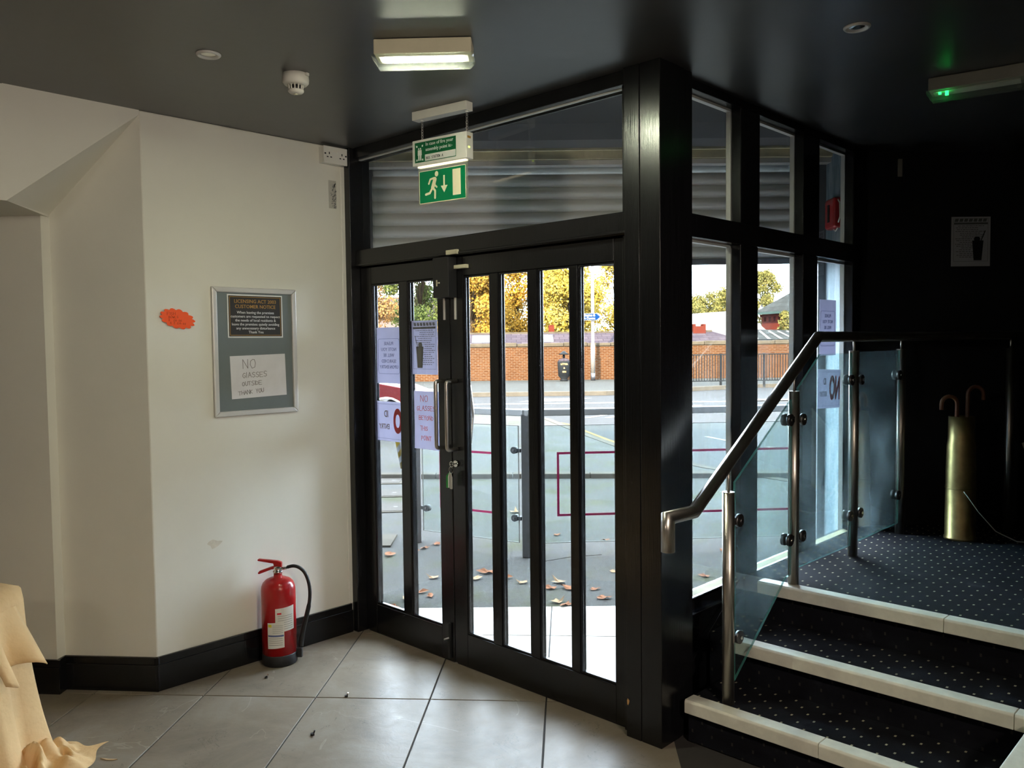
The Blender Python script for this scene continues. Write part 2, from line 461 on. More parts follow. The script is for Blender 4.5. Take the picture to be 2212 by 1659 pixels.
M['led_green'] = pmat('green_indicator', (0, 0.6, 0.1), 0.4, emit=(0.02, 1.0, 0.15), estr=5.0)
M['led_yellow'] = pmat('yellow_indicator', (0.6, 0.8, 0.1), 0.4, emit=(0.7, 1.0, 0.1), estr=4.0)
M['shutter'] = pmat('galvanised_shutter', L(212, 213, 208), 0.45, var=0.10, vscale=5, stretch=(0.4, 1, 1))
M['beam_cream'] = pmat('grubby_cream_beam', L(216, 208, 174), 0.7, var=0.2, vscale=6)
M['soffit_a'] = pmat('dark_grey_soffit', L(66, 66, 68), 0.6, var=0.06)
M['soffit_b'] = pmat('grey_soffit_board', L(104, 104, 106), 0.6, var=0.06)
M['reveal'] = NT('weathered_blue_paint').m
def weathered_blue():
    m = NT('weathered_blue_render')
    vec = m.coord('Object', (5, 5, 0.7))
    n = m.noise(vec, 2.2, 6, 0.7, 0.6)
    m.link(m.ramp(n, [(0.32, L(74, 92, 106)), (0.5, L(104, 122, 132)), (0.62, L(142, 152, 156)), (0.75, L(112, 126, 136))]), m.b.inputs['Base Color'])
    m.b.inputs['Roughness'].default_value = 0.7
    return m.m
M['reveal'] = weathered_blue()

# ------------------------------------------------------------------ lettering
def text_mb(txt, size, align='CENTER', bold=0.0, depth=0.0004, squeeze=1.0, shear=0.0, res=2):
    """flat lettering in the local x/z plane, facing -y, thickness depth each way"""
    cu = bpy.data.curves.new('lettering', 'FONT')
    cu.body = txt; cu.size = size; cu.align_x = align; cu.align_y = 'CENTER'
    cu.extrude = depth; cu.offset = bold * size; cu.resolution_u = res; cu.shear = shear; cu.space_line = 1.0
    ob = bpy.data.objects.new('lettering', cu); COL.objects.link(ob)
    bpy.context.view_layer.update()
    dg = bpy.context.evaluated_depsgraph_get()
    me = bpy.data.meshes.new_from_object(ob.evaluated_get(dg))
    mb = MB()
    mb.add([(v.co.x * squeeze, -v.co.z, v.co.y) for v in me.vertices], [tuple(p.vertices) for p in me.polygons])
    bpy.data.objects.remove(ob); bpy.data.curves.remove(cu); bpy.data.meshes.remove(me)
    return mb
def joined(mbs):
    out = MB()
    for m in mbs: out.add(m.v, m.f)
    return out
def shift(mb, x=0, y=0, z=0, mirror=False):
    s = -1 if mirror else 1
    mb.v = [(s * a + x, b + y, c + z) for a, b, c in mb.v]; return mb

GL = {  # single-stroke capitals on a 0..1 box
 'A': [[(0, 0), (.5, 1), (1, 0)], [(.2, .4), (.8, .4)]], 'B': [[(0, 0), (0, 1), (.7, .95), (.75, .6), (0, .52), (.85, .45), (.85, .05), (0, 0)]],
 'C': [[(1, .85), (.6, 1), (.15, .75), (.05, .35), (.4, 0), (1, .12)]], 'D': [[(0, 0), (0, 1), (.7, .85), (.95, .5), (.7, .1), (0, 0)]],
 'E': [[(1, 1), (0, 1), (0, 0), (1, 0)], [(0, .5), (.8, .5)]], 'F': [[(1, 1), (0, 1), (0, 0)], [(0, .5), (.7, .5)]],
 'G': [[(1, .85), (.55, 1), (.1, .7), (.05, .3), (.45, 0), (.95, .15), (.95, .45), (.6, .45)]], 'H': [[(0, 0), (0, 1)], [(1, 0), (1, 1)], [(0, .5), (1, .5)]],
 'I': [[(.5, 0), (.5, 1)]], 'K': [[(0, 0), (0, 1)], [(.9, 1), (0, .45), (.95, 0)]], 'L': [[(0, 1), (0, 0), (.85, 0)]], 'l': [[(.3, 1), (.3, 0)]],
 'N': [[(0, 0), (0, 1), (.9, 0), (.9, 1)]], 'O': [[(.5, 1), (.1, .8), (0, .4), (.3, 0), (.8, .1), (1, .55), (.8, .95), (.5, 1)]],
 'P': [[(0, 0), (0, 1), (.8, .95), (.85, .55), (0, .45)]], 'R': [[(0, 0), (0, 1), (.8, .95), (.8, .55), (0, .5), (.9, 0)]],
 'S': [[(.95, .9), (.5, 1), (.1, .8), (.25, .55), (.8, .45), (.9, .15), (.45, 0), (0, .1)]], 'T': [[(-.15, 1), (1, 1)], [(.45, 1), (.45, 0)]],
 'U': [[(0, 1), (0, .25), (.4, 0), (.85, .2), (.9, 1)]], 'W': [[(0, 1), (.25, 0), (.5, .7), (.75, 0), (1, 1)]], 'X': [[(0, 0), (.9, 1)], [(0, 1), (.9, 0)]],
 'Y': [[(0, 1), (.45, .5), (.9, 1)], [(.45, .5), (.45, 0)]], '0': [[(.5, 1), (.05, .6), (.2, .05), (.7, .1), (.85, .6), (.5, 1)]], '1': [[(.4, 0), (.4, 1)]],
 '2': [[(0, .8), (.5, 1), (.85, .7), (0, 0), (.9, 0)]], '4': [[(.7, 0), (.7, 1), (0, .35), (1, .35)]], '8': [[(.5, 1), (.1, .75), (.8, .3), (.45, 0), (.1, .25), (.8, .75), (.5, 1)]],
 '-': [[(.1, .45), (.8, .45)]], '#': [[(.9, .9), (.5, 1), (.3, .7), (.35, .2), (.05, 0), (.9, 0)], [(.1, .5), (.7, .5)]], ' ': []}
def hand_mb(txt, h, w, pen=0.0012, depth=0.0004, gap=0.35, jit=0.06, rise=0.0, rnd=None):
    """hand-drawn lettering in local x/z, starting at x=0 on the baseline"""
    rnd = rnd or random.Random(len(txt) * 13)
    mb = MB(); x = 0.0
    for ch in txt:
        sc = 1 + rnd.uniform(-.1, .1); dy = rnd.uniform(-jit, jit) * h
        for st in GL.get(ch, []):
            pts = [(x + (a - (.27 if ch in 'I1l' else 0)) * w * sc + rnd.uniform(-jit, jit) * w * .4, dy + b * h * sc + rise * x) for a, b in st]
            for (x0, z0), (x1, z1) in zip(pts, pts[1:]):
                d = math.hypot(x1 - x0, z1 - z0) or 1e-6
                ex, ez = (x1 - x0) / d * pen * .6, (z1 - z0) / d * pen * .6
                nx, nz = -(z1 - z0) / d * pen / 2, (x1 - x0) / d * pen / 2
                q = [(x0 - ex + nx, z0 - ez + nz), (x0 - ex - nx, z0 - ez - nz), (x1 + ex - nx, z1 + ez - nz), (x1 + ex + nx, z1 + ez + nz)]
                vs = [(a, -depth, c) for a, c in q] + [(a, depth, c) for a, c in q]
                mb.add(vs, [(0, 1, 2, 3), (7, 6, 5, 4), (0, 4, 5, 1), (1, 5, 6, 2), (2, 6, 7, 3), (3, 7, 4, 0)])
        x += w * (1 + gap) * (0.45 if ch in 'I1l' else 1.0)
    return mb
def ring_rect(x0, x1, z0, z1, t, y0, y1, r=0.0, n=5):
    """rectangular outline (rounded when r>0) in the x/z plane"""
    def path(o):
        a0, a1, b0, b1 = x0 + o, x1 - o, z0 + o, z1 - o
        rr = max(r - o, 0.0)
        if rr <= 0: return [(a0, b0), (a1, b0), (a1, b1), (a0, b1)]
        P = []
        for cx, cz, s in ((a1 - rr, b0 + rr, -90), (a1 - rr, b1 - rr, 0), (a0 + rr, b1 - rr, 90), (a0 + rr, b0 + rr, 180)):
            P += [(cx + rr * math.cos(D2R(s + 90 * k / n)), cz + rr * math.sin(D2R(s + 90 * k / n))) for k in range(n + 1)]
        return P
    o, i = path(0), path(t)
    n_ = len(o); mb = MB()
    vs = [(a, y0, c) for a, c in o] + [(a, y0, c) for a, c in i] + [(a, y1, c) for a, c in o] + [(a, y1, c) for a, c in i]
    fs = []
    for k in range(n_):
        j = (k + 1) % n_
        fs += [(k, j, n_ + j, n_ + k), (2 * n_ + j, 2 * n_ + k, 3 * n_ + k, 3 * n_ + j), (k, 2 * n_ + k, 2 * n_ + j, j), (n_ + k, n_ + j, 3 * n_ + j, 3 * n_ + k)]
    return mb.add(vs, fs)
def poly_xz(pts, y0, y1):
    return MB().prism(pts, y0, y1, lambda a, b, t: (a, t, b))

CZ = 2.675                                   # ceiling height
WX = 0.155                                   # inner face of the side window
# ================================================================== THE SETTING
# ---- floor: slab with single stone tiles on it
floor = MB().prism([(-4.7, -6.1), (4.7, -6.1), (4.7, 6.6), (0.1, 2.17), ST(1.93, 5.0)[:2], ST(-0.9, 5.0)[:2], (-1.9, 0.0), (-1.9, -1.1), (-2.2, -1.4), (-4.7, -3.4)], -0.12, -0.006).build('floor', M['grout'])
tag(floor, 'grey stone tiled floor with thin dark joints', 'floor', kind='structure')
GA = D2R(-3.85)
def grid(a, b):                               # tile grid -> street -> world
    x = 0.137 + a * math.cos(GA) - b * math.sin(GA); y = 3.657 + a * math.sin(GA) + b * math.cos(GA)
    return x, y
def clip_poly(P, f):
    out = []
    for k in range(len(P)):
        a, b = P[k], P[(k + 1) % len(P)]
        fa, fb = f(a), f(b)
        if fa >= 0: out.append(a)
        if fa * fb < 0:
            t = fa / (fa - fb); out.append((a[0] + (b[0] - a[0]) * t, a[1] + (b[1] - a[1]) * t))
    return out
TW, TL, GAP = 0.5255, 0.842, 0.0035
def tile_parts():
    for i in range(-7, 6):
        for j in range(-4, 2):
            P = [grid(i * TW + GAP, j * TL + GAP), grid((i + 1) * TW - GAP, j * TL + GAP), grid((i + 1) * TW - GAP, (j + 1) * TL - GAP), grid(i * TW + GAP, (j + 1) * TL - GAP)]
            P = clip_poly(P, lambda p: 5.0 - p[1])                       # porch threshold
            Q = [tuple(ST(*p)[:2]) for p in P]
            if len(Q) < 3: continue
            cx, cy = sum(p[0] for p in Q) / len(Q), sum(p[1] for p in Q) / len(Q)
            if cx > 0.25 and cy > 0.12: continue                          # under the steps
            if cx > 2.8 or cx < -2.4 and cy > -1.2 or cx < -3.2: continue
            MB().prism([(p[0] - cx, p[1] - cy) for p in Q], -0.006, 0.0).build('tile', M['tile'], floor, bevel=0.0012, seg=1).location = (cx, cy, 0)
tile_parts()

# ---- walls
wl = box(-1.96, -1.838, -1.163, -0.055, 0, CZ).build('wall_left', M['wall'], bevel=0.006)
tag(wl, 'white painted wall with the framed notice and the extinguisher', 'wall', kind='structure')
# scuff on the wall
MB().add([(-1.8375, -0.862 + 0.034 * math.cos(a) * (1 + .3 * math.sin(3 * a)), 0.638 + 0.020 * math.sin(a) * (1 + .3 * math.cos(3 * a))) for a in [k * math.pi / 8 for k in range(16)]], [tuple(range(16))]).build('scuff_mark', M['scuff'], wl)
wr = MB().prism([(-1.838, -1.163), (-2.187, -1.443), (-2.155, -1.490), (-4.66, -3.505), (-4.75, -3.39), (-2.2, -1.30), (-1.96, -1.10)][::-1], 0, CZ).build('wall_recess', M['wall'])
tag(wr, 'shaded off-white recess wall left of the white wall', 'wall', kind='structure')
# boxed-in stair bulkhead above the recess: sloping underside
bk = MB()
A_, B_, C_ = (-1.838, -1.163, 2.655), (-2.187, -1.443, 2.216), (-1.826, -1.713, 2.205)
top = [(p[0], p[1], CZ) for p in (A_, B_, C_)]
bk.add([A_, B_, C_, *top], [(0, 1, 2), (0, 2, 5, 3), (0, 3, 4, 1), (1, 4, 5, 2), (3, 5, 4)])
bk.build('bulkhead_slope', M['wall'], wr)
MB().prism([(-1.826, -1.713), (-1.90, -3.0), (-4.6, -3.46), (-2.157, -1.49), (-2.187, -1.443)][::-1], 2.205, CZ - 0.002).build('bulkhead_box', M['wall'], wr)

wb = MB().prism([tuple(ST(1.985, 4.85)[:2]), tuple(ST(9.0, 4.85)[:2]), tuple(ST(9.0, 5.05)[:2]), tuple(ST(1.985, 5.05)[:2])], 0, CZ).build('wall_right', M['wall_dark'])
tag(wb, 'black painted wall behind the raised platform', 'wall', kind='structure')
wbk = box(-4.75, 4.75, -6.15, -6.0, 0, CZ).build('wall_back', M['room_dim']); tag(wbk, 'dim wall at the far end of the room', 'wall', kind='structure')
wsd = box(4.6, 4.75, -6.0, 6.6, 0, CZ).build('wall_side', M['room_dim']); tag(wsd, 'dim side wall of the room', 'wall', kind='structure')
wsl = box(-4.75, -4.62, -6.0, -3.45, 0, CZ).build('wall_end', M['room_dim']); tag(wsl, 'dim end wall beyond the recess', 'wall', kind='structure')

# ---- ceiling: two boarded fields with a seam
seam_a, seam_b = (-4.7, -4.83), (4.7, 3.36)
ce = MB().prism([(-4.7, -4.83), (4.7, 3.36), (4.7, 6.6), (0.10, 2.17), (0.10, 0.06), (-1.9, 0.06), (-1.96, -1.1), (-4.7, -3.3)], CZ, CZ + 0.1).build('ceiling', M['ceiling'])
tag(ce, 'dark charcoal painted ceiling over the entrance', 'ceiling', kind='structure')
MB().prism([(-4.7, -6.1), (4.7, -6.1), (4.7, 3.36), (-4.7, -4.83)], CZ - 0.006, CZ + 0.1).build('ceiling_board', M['ceiling2'], ce)

# ---- skirting boards
def skirt(pts, name, label):
    t = thing(name, label, 'baseboard', kind='structure')
    for (x0, y0), (x1, y1), nx, ny in pts:
        for z0, z1, th in ((0, 0.125, 0.018), (0.125, 0.160, 0.013)):
            P = [(x0, y0), (x1, y1), (x1 + nx * th, y1 + ny * th), (x0 + nx * th, y0 + ny * th)]
            a = sum(P[k][0] * P[(k + 1) % 4][1] - P[(k + 1) % 4][0] * P[k][1] for k in range(4))
            if a < 0: P = P[::-1]
            MB().prism(P, z0, z1).build('skirting_board' if z0 == 0 else 'moulding', M['black'], t, bevel=0.002)
    return t
skirt([((-1.838, -1.175), (-1.838, -0.072), 1, 0)], 'baseboard_left', 'black skirting board along the white wall')
skirt([((-1.826, -1.153), (-2.187, -1.443), 0.627, -0.779), ((-2.190, -1.450), (-2.155, -1.490), 0.82, 0.57), ((-2.140, -1.478), (-4.6, -3.457), 0.627, -0.779)], 'baseboard_recess', 'black skirting board along the shaded recess')

# ---- door set: posts, transom, fanlight
fr = thing('door_frame', 'black painted timber door frame with a wide glass fanlight', 'door frame', kind='structure')
box(-1.85, -1.790, -0.062, 0.075, 0, CZ).build('jamb', M['black'], fr, bevel=0.003)
box(-1.86, -1.835, -0.085, -0.055, 0.16, CZ).build('edge_bead', M['white_plastic'], fr, bevel=0.003)
box(-1.79, 0.030, -0.028, 0.075, 2.030, 2.122).build('transom', M['black'], fr, bevel=0.004)
box(-1.79, 0.030, -0.036, -0.028, 2.034, 2.046).build('transom_bead', M['black'], fr, bevel=0.003)
box(-1.79, 0.030, -0.034, 0.075, 2.618, CZ).build('head_rail', M['black'], fr, bevel=0.003)
box(-1.79, 0.030, 0.005, 0.02, 2.6135, 2.618).build('glazing_bead', M['alu'], fr)
box(-1.79, 0.002, 0.047, 0.070, 2.010, 2.032).build('door_stop', M['black'], fr)
box(-1.79, 0.030, 0.03, 0.045, 2.606, 2.618).build('glazing_bead', M['black'], fr, bevel=0.002)
box(-1.79, 0.030, 0.022, 0.027, 2.115, 2.625).build('pane', M['glass_door'], fr)
# corner post of boards
box(0.002, 0.040, -0.012, 0.075, 0, CZ).build('jamb', M['black'], fr, bevel=0.002)
box(0.040, 0.1125, -0.052, 0.08, 0, CZ).build('post_board', M['black'], fr, bevel=0.002)
box(0.1145, 0.209, -0.052, 0.08, 0, CZ).build('post_board', M['black'], fr, bevel=0.003)
box(0.120, 0.206, 0.081, 0.122, 0, CZ).build('post_board', M['black'], fr, bevel=0.002)
box(0.120, 0.200, 0.124, 0.19, 0, CZ).build('post_board', M['black'], fr, bevel=0.002)
MB().add([(0.047 + dx, -0.0525, 0.145 + dz) for dx, dz in ((0, .014), (-.004, .004), (-.003, -.012), (.002, -.016), (.006, -.004), (.008, .006))], [(0, 1, 2, 3, 4, 5)]).build('chipped_paint', pmat('bare_wood_chip', L(196, 150, 92), 0.7), fr)

# ---- door leaves
def leaf(name, label, x0, x1, panes, zb=0.168, zt=1.932):
    t = thing(name, label, 'door', kind='structure')
    y0, y1 = 0.0, 0.046
    xs = [x0] + [v for p in panes for v in p] + [x1]
    for k in range(0, len(xs), 2):
        nm = 'stile' if k in (0, len(xs) - 2) else 'glazing_bar'
        box(xs[k], xs[k + 1], y0, y1, zb if nm == 'glazing_bar' else 0.006, zt if nm == 'glazing_bar' else 2.026).build(nm, M['black'], t, bevel=0.004)
    box(xs[1] - 0.001, xs[-2] + 0.001, y0, y1, 0.006, zb).build('bottom_rail', M['black'], t, bevel=0.004)
    box(xs[1] - 0.001, xs[-2] + 0.001, y0, y1, zt, 2.026).build('top_rail', M['black'], t, bevel=0.004)
    for a, b in panes:
        pn = box(a - 0.004, b + 0.004, 0.021, 0.025, zb - 0.004, zt + 0.004).build('pane', M['glass_door'], t)
        w = 0.010
        for q in ((a, b, zb, zb + w), (a, b, zt - w, zt), (a, a + w * .6, zb, zt), (b - w * .6, b, zb, zt)):
            box(q[0], q[1], 0.005, 0.021, q[2], q[3]).build('bead', M['black'], pn, bevel=0.003)
    # worn brass-coloured draught strip at the foot
    box(x0 + 0.01, x1 - 0.01, 0.006, 0.04, 0.0, 0.006).build('draught_strip', M['rubber'], t)
    return t
PANES_L = [(-1.695, -1.458), (-1.385, -1.150)]
PANES_R = [(-0.960, -0.779), (-0.720, -0.535), (-0.478, -0.291), (-0.244, -0.052)]
door1 = leaf('door_1', 'narrow black glazed door leaf with two tall panes', -1.788, -1.0545, PANES_L)
door2 = leaf('door_2', 'wide black glazed door leaf with four tall panes', -1.0515, -0.001, PANES_R)

def d_handle(parent, x, z0, z1):
    pts = [(x, -0.002, z1)]
    for k in range(7):
        a = D2R(90 * k / 6); pts.append((x, -0.055 - 0.015 * math.sin(a), z1 - 0.015 + 0.015 * math.cos(a)))
    for k in range(7):
        a = D2R(90 * k / 6); pts.append((x, -0.055 - 0.015 * math.cos(a), z0 + 0.015 - 0.015 * math.sin(a)))
    pts.append((x, -0.002, z0))
    MB().tube(pts, 0.0095, 12).build('handle', M['steel'], parent)
d_handle(door1, -1.091, 1.09, 1.42)
d_handle(door2, -1.012, 1.085, 1.42)
MB().tube([(-1.012, 0.046, 1.41), (-1.012, 0.085, 1.39), (-1.012, 0.105, 1.25), (-1.012, 0.085, 1.11), (-1.012, 0.046, 1.09)], 0.009, 10).build('outer_handle', M['steel'], door2)
# surface lock box across the meeting stiles, keeps, bolts
lk = box(-1.113, -1.000, -0.058, -0.001, 1.828, 2.024).build('latch_box', M['dark_plastic'], door1, bevel=0.003)
box(-1.085, -1.079, -0.062, -0.058, 1.885, 1.915).build('latch_lever', M['cream_plastic'], lk)
box(-1.079, -1.062, -0.062, -0.058, 1.898, 1.904).build('latch_lever', M['cream_plastic'], lk)
for xx in (-1.093, -1.012):
    MB().box(xx - 0.006, xx + 0.006, -0.006, -0.0005, 1.722, 1.83).build('strike_strip', M['alu'], door1 if xx < -1.05 else door2, bevel=0.001)
box(-1.016, -1.006, -0.007, -0.0005, 1.83, 1.97).build('strike_strip', M['alu'], door2, bevel=0.001)
box(-1.030, -0.950, -0.045, -0.030, 2.034, 2.056).build('contact_plate', M['cream_plastic'], fr, bevel=0.002)
box(-1.005, -0.915, -0.020, -0.0005, 1.966, 1.984).build('contact_plate', M['cream_plastic'], door2, bevel=0.002)
bt = box(-1.093, -1.078, -0.014, -0.0005, 0.02, 0.20).build('bolt', M['dark_plastic'], door1, bevel=0.002)
MB().tube([(-1.0855, -0.012, 0.125), (-1.0855, -0.03, 0.125), (-1.100, -0.03, 0.118)], 0.004, 8).build('bolt_knob', M['alu'], bt)

# ---- side window: spandrel, sill, mullions, transom, panes
wn = thing('window_1', 'black framed side window of six panes above the steps', 'window', kind='structure')
WY = [(0.192, 0.667), (0.843, 1.300), (1.485, 1.926)]
Z0, Z1, Z2, Z3 = 0.520, 2.032, 2.130, 2.637
fx0, fx1 = WX - 0.075, WX
box(fx0, fx1 - 0.02, 0.185, 2.06, 0.0, 0.455).build('spandrel', M['black'], wn)
box(fx0, fx1, 0.185, 2.06, 2.034, Z2).build('transom', M['black'], wn, bevel=0.003)
box(fx0, fx1, 0.185, 2.06, Z3, CZ).build('head_rail', M['black'], wn, bevel=0.003)
box(fx0, fx1, 0.185, 2.06, 0.455, Z0).build('bottom_rail', M['black'], wn, bevel=0.003)
for a, b in ((0.667, 0.843), (1.300, 1.485), (1.926, 2.06)):
    box(fx0, fx1, a, (a + b) / 2 - 0.001, Z0, Z1 + 0.002).build('mullion', M['black'], wn, bevel=0.003)
    box(fx0, fx1 - 0.008, (a + b) / 2, b, Z0, Z1 + 0.002).build('mullion', M['black'], wn, bevel=0.003)
    box(fx0, fx1, a, b, Z2, Z3).build('mullion', M['black'], wn, bevel=0.003)
# sloped pale sill strip and shelf edge
MB().prism([(0.0, Z0), (0.045, Z0 - 0.012), (0.045, Z0 - 0.004), (0.0, Z0 + 0.008)], 0.19, 2.0, lambda a, b, t: (fx1 - 0.045 + a, t, b)).build('sill', M['beam_cream'], wn)
box(fx1 - 0.01, fx1 + 0.012, 0.13, 2.0, 0.447, 0.457).build('shelf_edge', M['black'], wn, bevel=0.002)
for k, (a, b) in enumerate(WY):
    box(0.108, 0.114, a - 0.004, b + 0.004, Z0 - 0.004, Z1 + 0.004).build('pane', M['glass_win'], wn)
    box(0.108, 0.114, a - 0.004, b + 0.004, Z2 - 0.004, Z3 + 0.004).build('pane', M['glass_door'], wn)
    for z0, z1 in ((Z0, Z1), (Z2, Z3)):
        box(0.085, 0.108, b - 0.008, b, z0, z1).build('bead', M['alu'], wn)
        box(0.085, 0.108, a, b, z1 - 0.010, z1).build('bead', M['alu'], wn)

# ---- porch: soffit, reveals, shutter, beam
po = thing('porch_soffit', 'dark grey boarded soffit over the recessed porch', 'soffit', kind='structure')
MB().prism([(-0.95, 3.2), (2.05, 3.2), (2.05, 4.62), (-0.95, 4.62)], 2.80, 2.86, lambda a, b, z: ST(a, b, z)).build('soffit_board', M['soffit_a'], po)
MB().prism([(4.62, 2.80), (4.74, 2.74), (4.74, 2.86), (4.62, 2.86)], -0.95, 2.05, lambda a, b, t: ST(t, a, b)).build('soffit_board', M['soffit_a'], po)
MB().prism([(4.74, 2.76), (5.0, 2.755), (5.0, 2.86), (4.74, 2.86)], -0.95, 2.05, lambda a, b, t: ST(t, a, b)).build('soffit_board', M['soffit_b'], po)
box(-1.87, 0.12, 0.076, 0.09, CZ, 2.86).build('head_board', M['soffit_a'], po)
box(0.03, 0.079, 0.09, 2.1, CZ, 2.86).build('head_board', M['soffit_a'], po)
tp = thing('trim_1', 'grubby cream beam and steel angle above the roller shutter', 'beam', kind='structure')
MB().prism([(5.02, 2.695), (5.10, 2.695), (5.10, 2.80), (5.02, 2.80)], -0.95, 1.93, lambda a, b, t: ST(t, a, b)).build('beam', M['beam_cream'], tp)
MB().prism([(5.00, 2.742), (5.02, 2.742), (5.02, 2.760), (5.00, 2.760)], -0.95, 1.93, lambda a, b, t: ST(t, a, b)).build('cable_strip', M['beam_cream'], tp)
MB().prism([(5.04, 2.664), (5.11, 2.664), (5.11, 2.692), (5.04, 2.692)], -0.95, 1.93, lambda a, b, t: ST(t, a, b)).build('steel_angle', M['alu'], tp)
for nm, xa, xb, y0, m_ in (('wall_reveal', 1.925, 2.15, 4.72, M['reveal']), ('wall_return', -1.15, -0.89, 4.70, M['reveal'])):
    P_r = [(1.925, 4.80), (1.968, 4.80), (1.968, 5.06), (2.15, 5.06), (2.15, 5.28), (1.925, 5.28)] if xa > 0 else [(xa, y0), (xb, y0), (xb, 5.28), (xa, 5.28)]
    o = MB().prism(P_r, 0, 2.9, lambda a, b, z: ST(a, b, z)).build(nm, m_)
    tag(o, 'weathered blue-grey porch wall outside the far window pane' if xa > 0 else 'pale porch wall beside the narrow door leaf outside', 'wall', kind='structure')
sh = thing('roller_shutter', 'raised galvanised roller shutter hanging across the porch opening', 'shutter', ST(0.52, 5.14), STREET_ROT)
n_s = 7
for k in range(n_s):
    z1 = 2.628 - k * 0.0746; z0 = z1 - 0.0746
    prof = [(0.012, z0), (0.006, z0 + 0.004)]
    for q in range(9):
        a = q / 8
        prof.append((0.004 - 0.013 * math.sin(math.pi * a) ** 0.8, z0 + 0.007 + (z1 - z0 - 0.012) * a))
    prof += [(0.009, z1 - 0.0015), (0.009, z1 + 0.004), (0.016, z1 + 0.004), (0.016, z0)]
    o = MB().prism(prof, -1.40, 1.40, lambda a, b, t: (t, a, b)).build('slat', M['shutter'], sh)
    for p in o.data.polygons: p.use_smooth = False
box(-1.40, 1.40, -0.006, 0.016, 2.628 - n_s * 0.0746 - 0.035, 2.628 - n_s * 0.0746).build('bottom_rail', M['soffit_b'], sh, bevel=0.003)
MB().cyl((-1.40, 0.10, 2.70), (1.40, 0.10, 2.70), 0.085, n=20).build('shutter_roll', M['shutter'], sh)
box(-1.45, 1.45, 0.05, 0.09, 2.56, 2.90).build('back_plate', M['soffit_a'], sh)
for sx in (-1.41, 1.36):
    box(sx, sx + 0.05, -0.02, 0.06, 0.0, 2.70).build('guide_rail', M['soffit_b'], sh, bevel=0.003)
# storeys above: keep sun off the porch
up = MB().prism([(-9, -9), (11, -9), (11, 5.25), (-9, 5.25)], 2.88, 6.6, lambda a, b, z: ST(a, b, z)).build('wall_upper', M['soffit_b'])
tag(up, 'upper storey of the building above the entrance', 'wall', kind='structure')
for nm, xa, xb in (('wall_facade_east', 2.15, 11), ('wall_facade_west', -9, -1.15)):
    o = MB().prism([(xa, 5.06), (xb, 5.06), (xb, 5.25), (xa, 5.25)], 0, 2.88, lambda a, b, z: ST(a, b, z)).build(nm, M['soffit_b'])
    tag(o, 'street front of the building beside the porch, ' + ('beyond the black wall' if xa > 0 else 'beyond the white wall'), 'wall', kind='structure')
# ---- steps and platform
R1, R2, R3 = 0.176, 0.352, 0.528
pf = thing('platform', 'raised platform with dark dotted carpet beyond the steps', 'platform', kind='structure')
MB().prism([(0.165, 0.69), (4.58, 0.69), (4.58, 6.30), (0.165, 2.10)], 0, R3 - 0.002).build('carpet', M['carpet'], pf)
MB().prism([(1.41, -0.9), (4.58, -0.9), (4.58, 0.69), (1.41, 0.69)], 0, R2 - 0.004).build('carpet', M['carpet'], pf)
stp = thing('steps', 'dark carpeted steps with pale nosings up to the platform', 'steps', kind='structure')
box(0.245, 1.385, 0.085, 0.40, 0, R1 - 0.004).build('tread', M['carpet'], stp)
box(0.165, 1.385, 0.385, 0.70, 0, R2 - 0.004).build('tread', M['carpet'], stp)
def nosing(x0, x1, y, z):
    MB().prism([(y - 0.006, z - 0.052), (y + 0.006, z - 0.052), (y + 0.006, z - 0.006), (y + 0.062, z - 0.006), (y + 0.062, z + 0.001), (y, z + 0.002), (y - 0.006, z - 0.006)], x0, x1, lambda a, b, t: (t, a, b)).build('nosing', M['nosing'], stp, bevel=0.0015, seg=1)
nosing(0.245, 0.790, 0.060, R1); nosing(0.792, 1.385, 0.060, R1)
nosing(0.290, 1.330, 0.345, R2); nosing(1.332, 1.385, 0.345, R2)
MB().prism([(0.02, 0.10), (0.10, 0.10), (0.69, 0.445), (0.69, 0.54)], 0.136, 0.160, lambda a, b, t: (t, a, b)).build('stringer', M['black'], stp, bevel=0.002)
nosing(0.250, 1.020, 0.650, R3); nosing(1.022, 2.9, 0.650, R3)
MB().prism([(1.385, R2 - 0.052), (1.397, R2 - 0.052), (1.397, R2 - 0.006), (1.46, R2 - 0.006), (1.46, R2 + 0.002), (1.391, R2 + 0.002), (1.385, R2 - 0.006)], -0.88, 0.344, lambda a, b, t: (a, t, b)).build('nosing', M['nosing'], stp, bevel=0.0015, seg=1)

# ---- stainless balustrade
bl = thing('balustrade', 'stainless steel stair balustrade with clear glass panels', 'railing', (0, 0, 0))
RX = 0.385
posts = [(0.150, R1, 1.012), (0.715, R3, 1.378), (1.370, R3, 1.545), (2.020, R3, 1.545)]
hr = [(RX, -0.272, 0.857), (RX, -0.272, 0.978), (RX, -0.100, 0.974), (RX, 0.955, 1.616), (RX, 2.030, 1.616)]
p5 = ST(2.139 + 0.606, 4.585); p6 = ST(2.139 + 2.2, 4.585)
hr += [(p6.x, p6.y, 1.616)]
MB().mitre(hr, 0.0245, 20).build('handrail', M['steel'], bl)
def rail_z(y): return 0.974 + (y + 0.1) / 1.055 * 0.642 if y < 0.955 else 1.616
for y, zb, zt in posts:
    p = MB().cyl((RX, y, zb - 0.003), (RX, y, zt), 0.0235, n=20).build('post', M['steel'], bl)
    MB().cyl((RX, y, zt), (RX, y, rail_z(y) - 0.02), 0.006, n=10).build('pin', M['steel'], p)
    MB().cyl((RX, y, zt), (RX, y, zt + 0.002), 0.0245, n=20).build('cap', M['steel'], p)
for q in (p5, p6):
    p = MB().cyl((q.x, q.y, R3 - 0.003), (q.x, q.y, 1.545), 0.0215, n=20).build('post', M['steel'], bl)
    MB().cyl((q.x, q.y, 1.545), (q.x, q.y, 1.60), 0.006, n=10).build('pin', M['steel'], p)
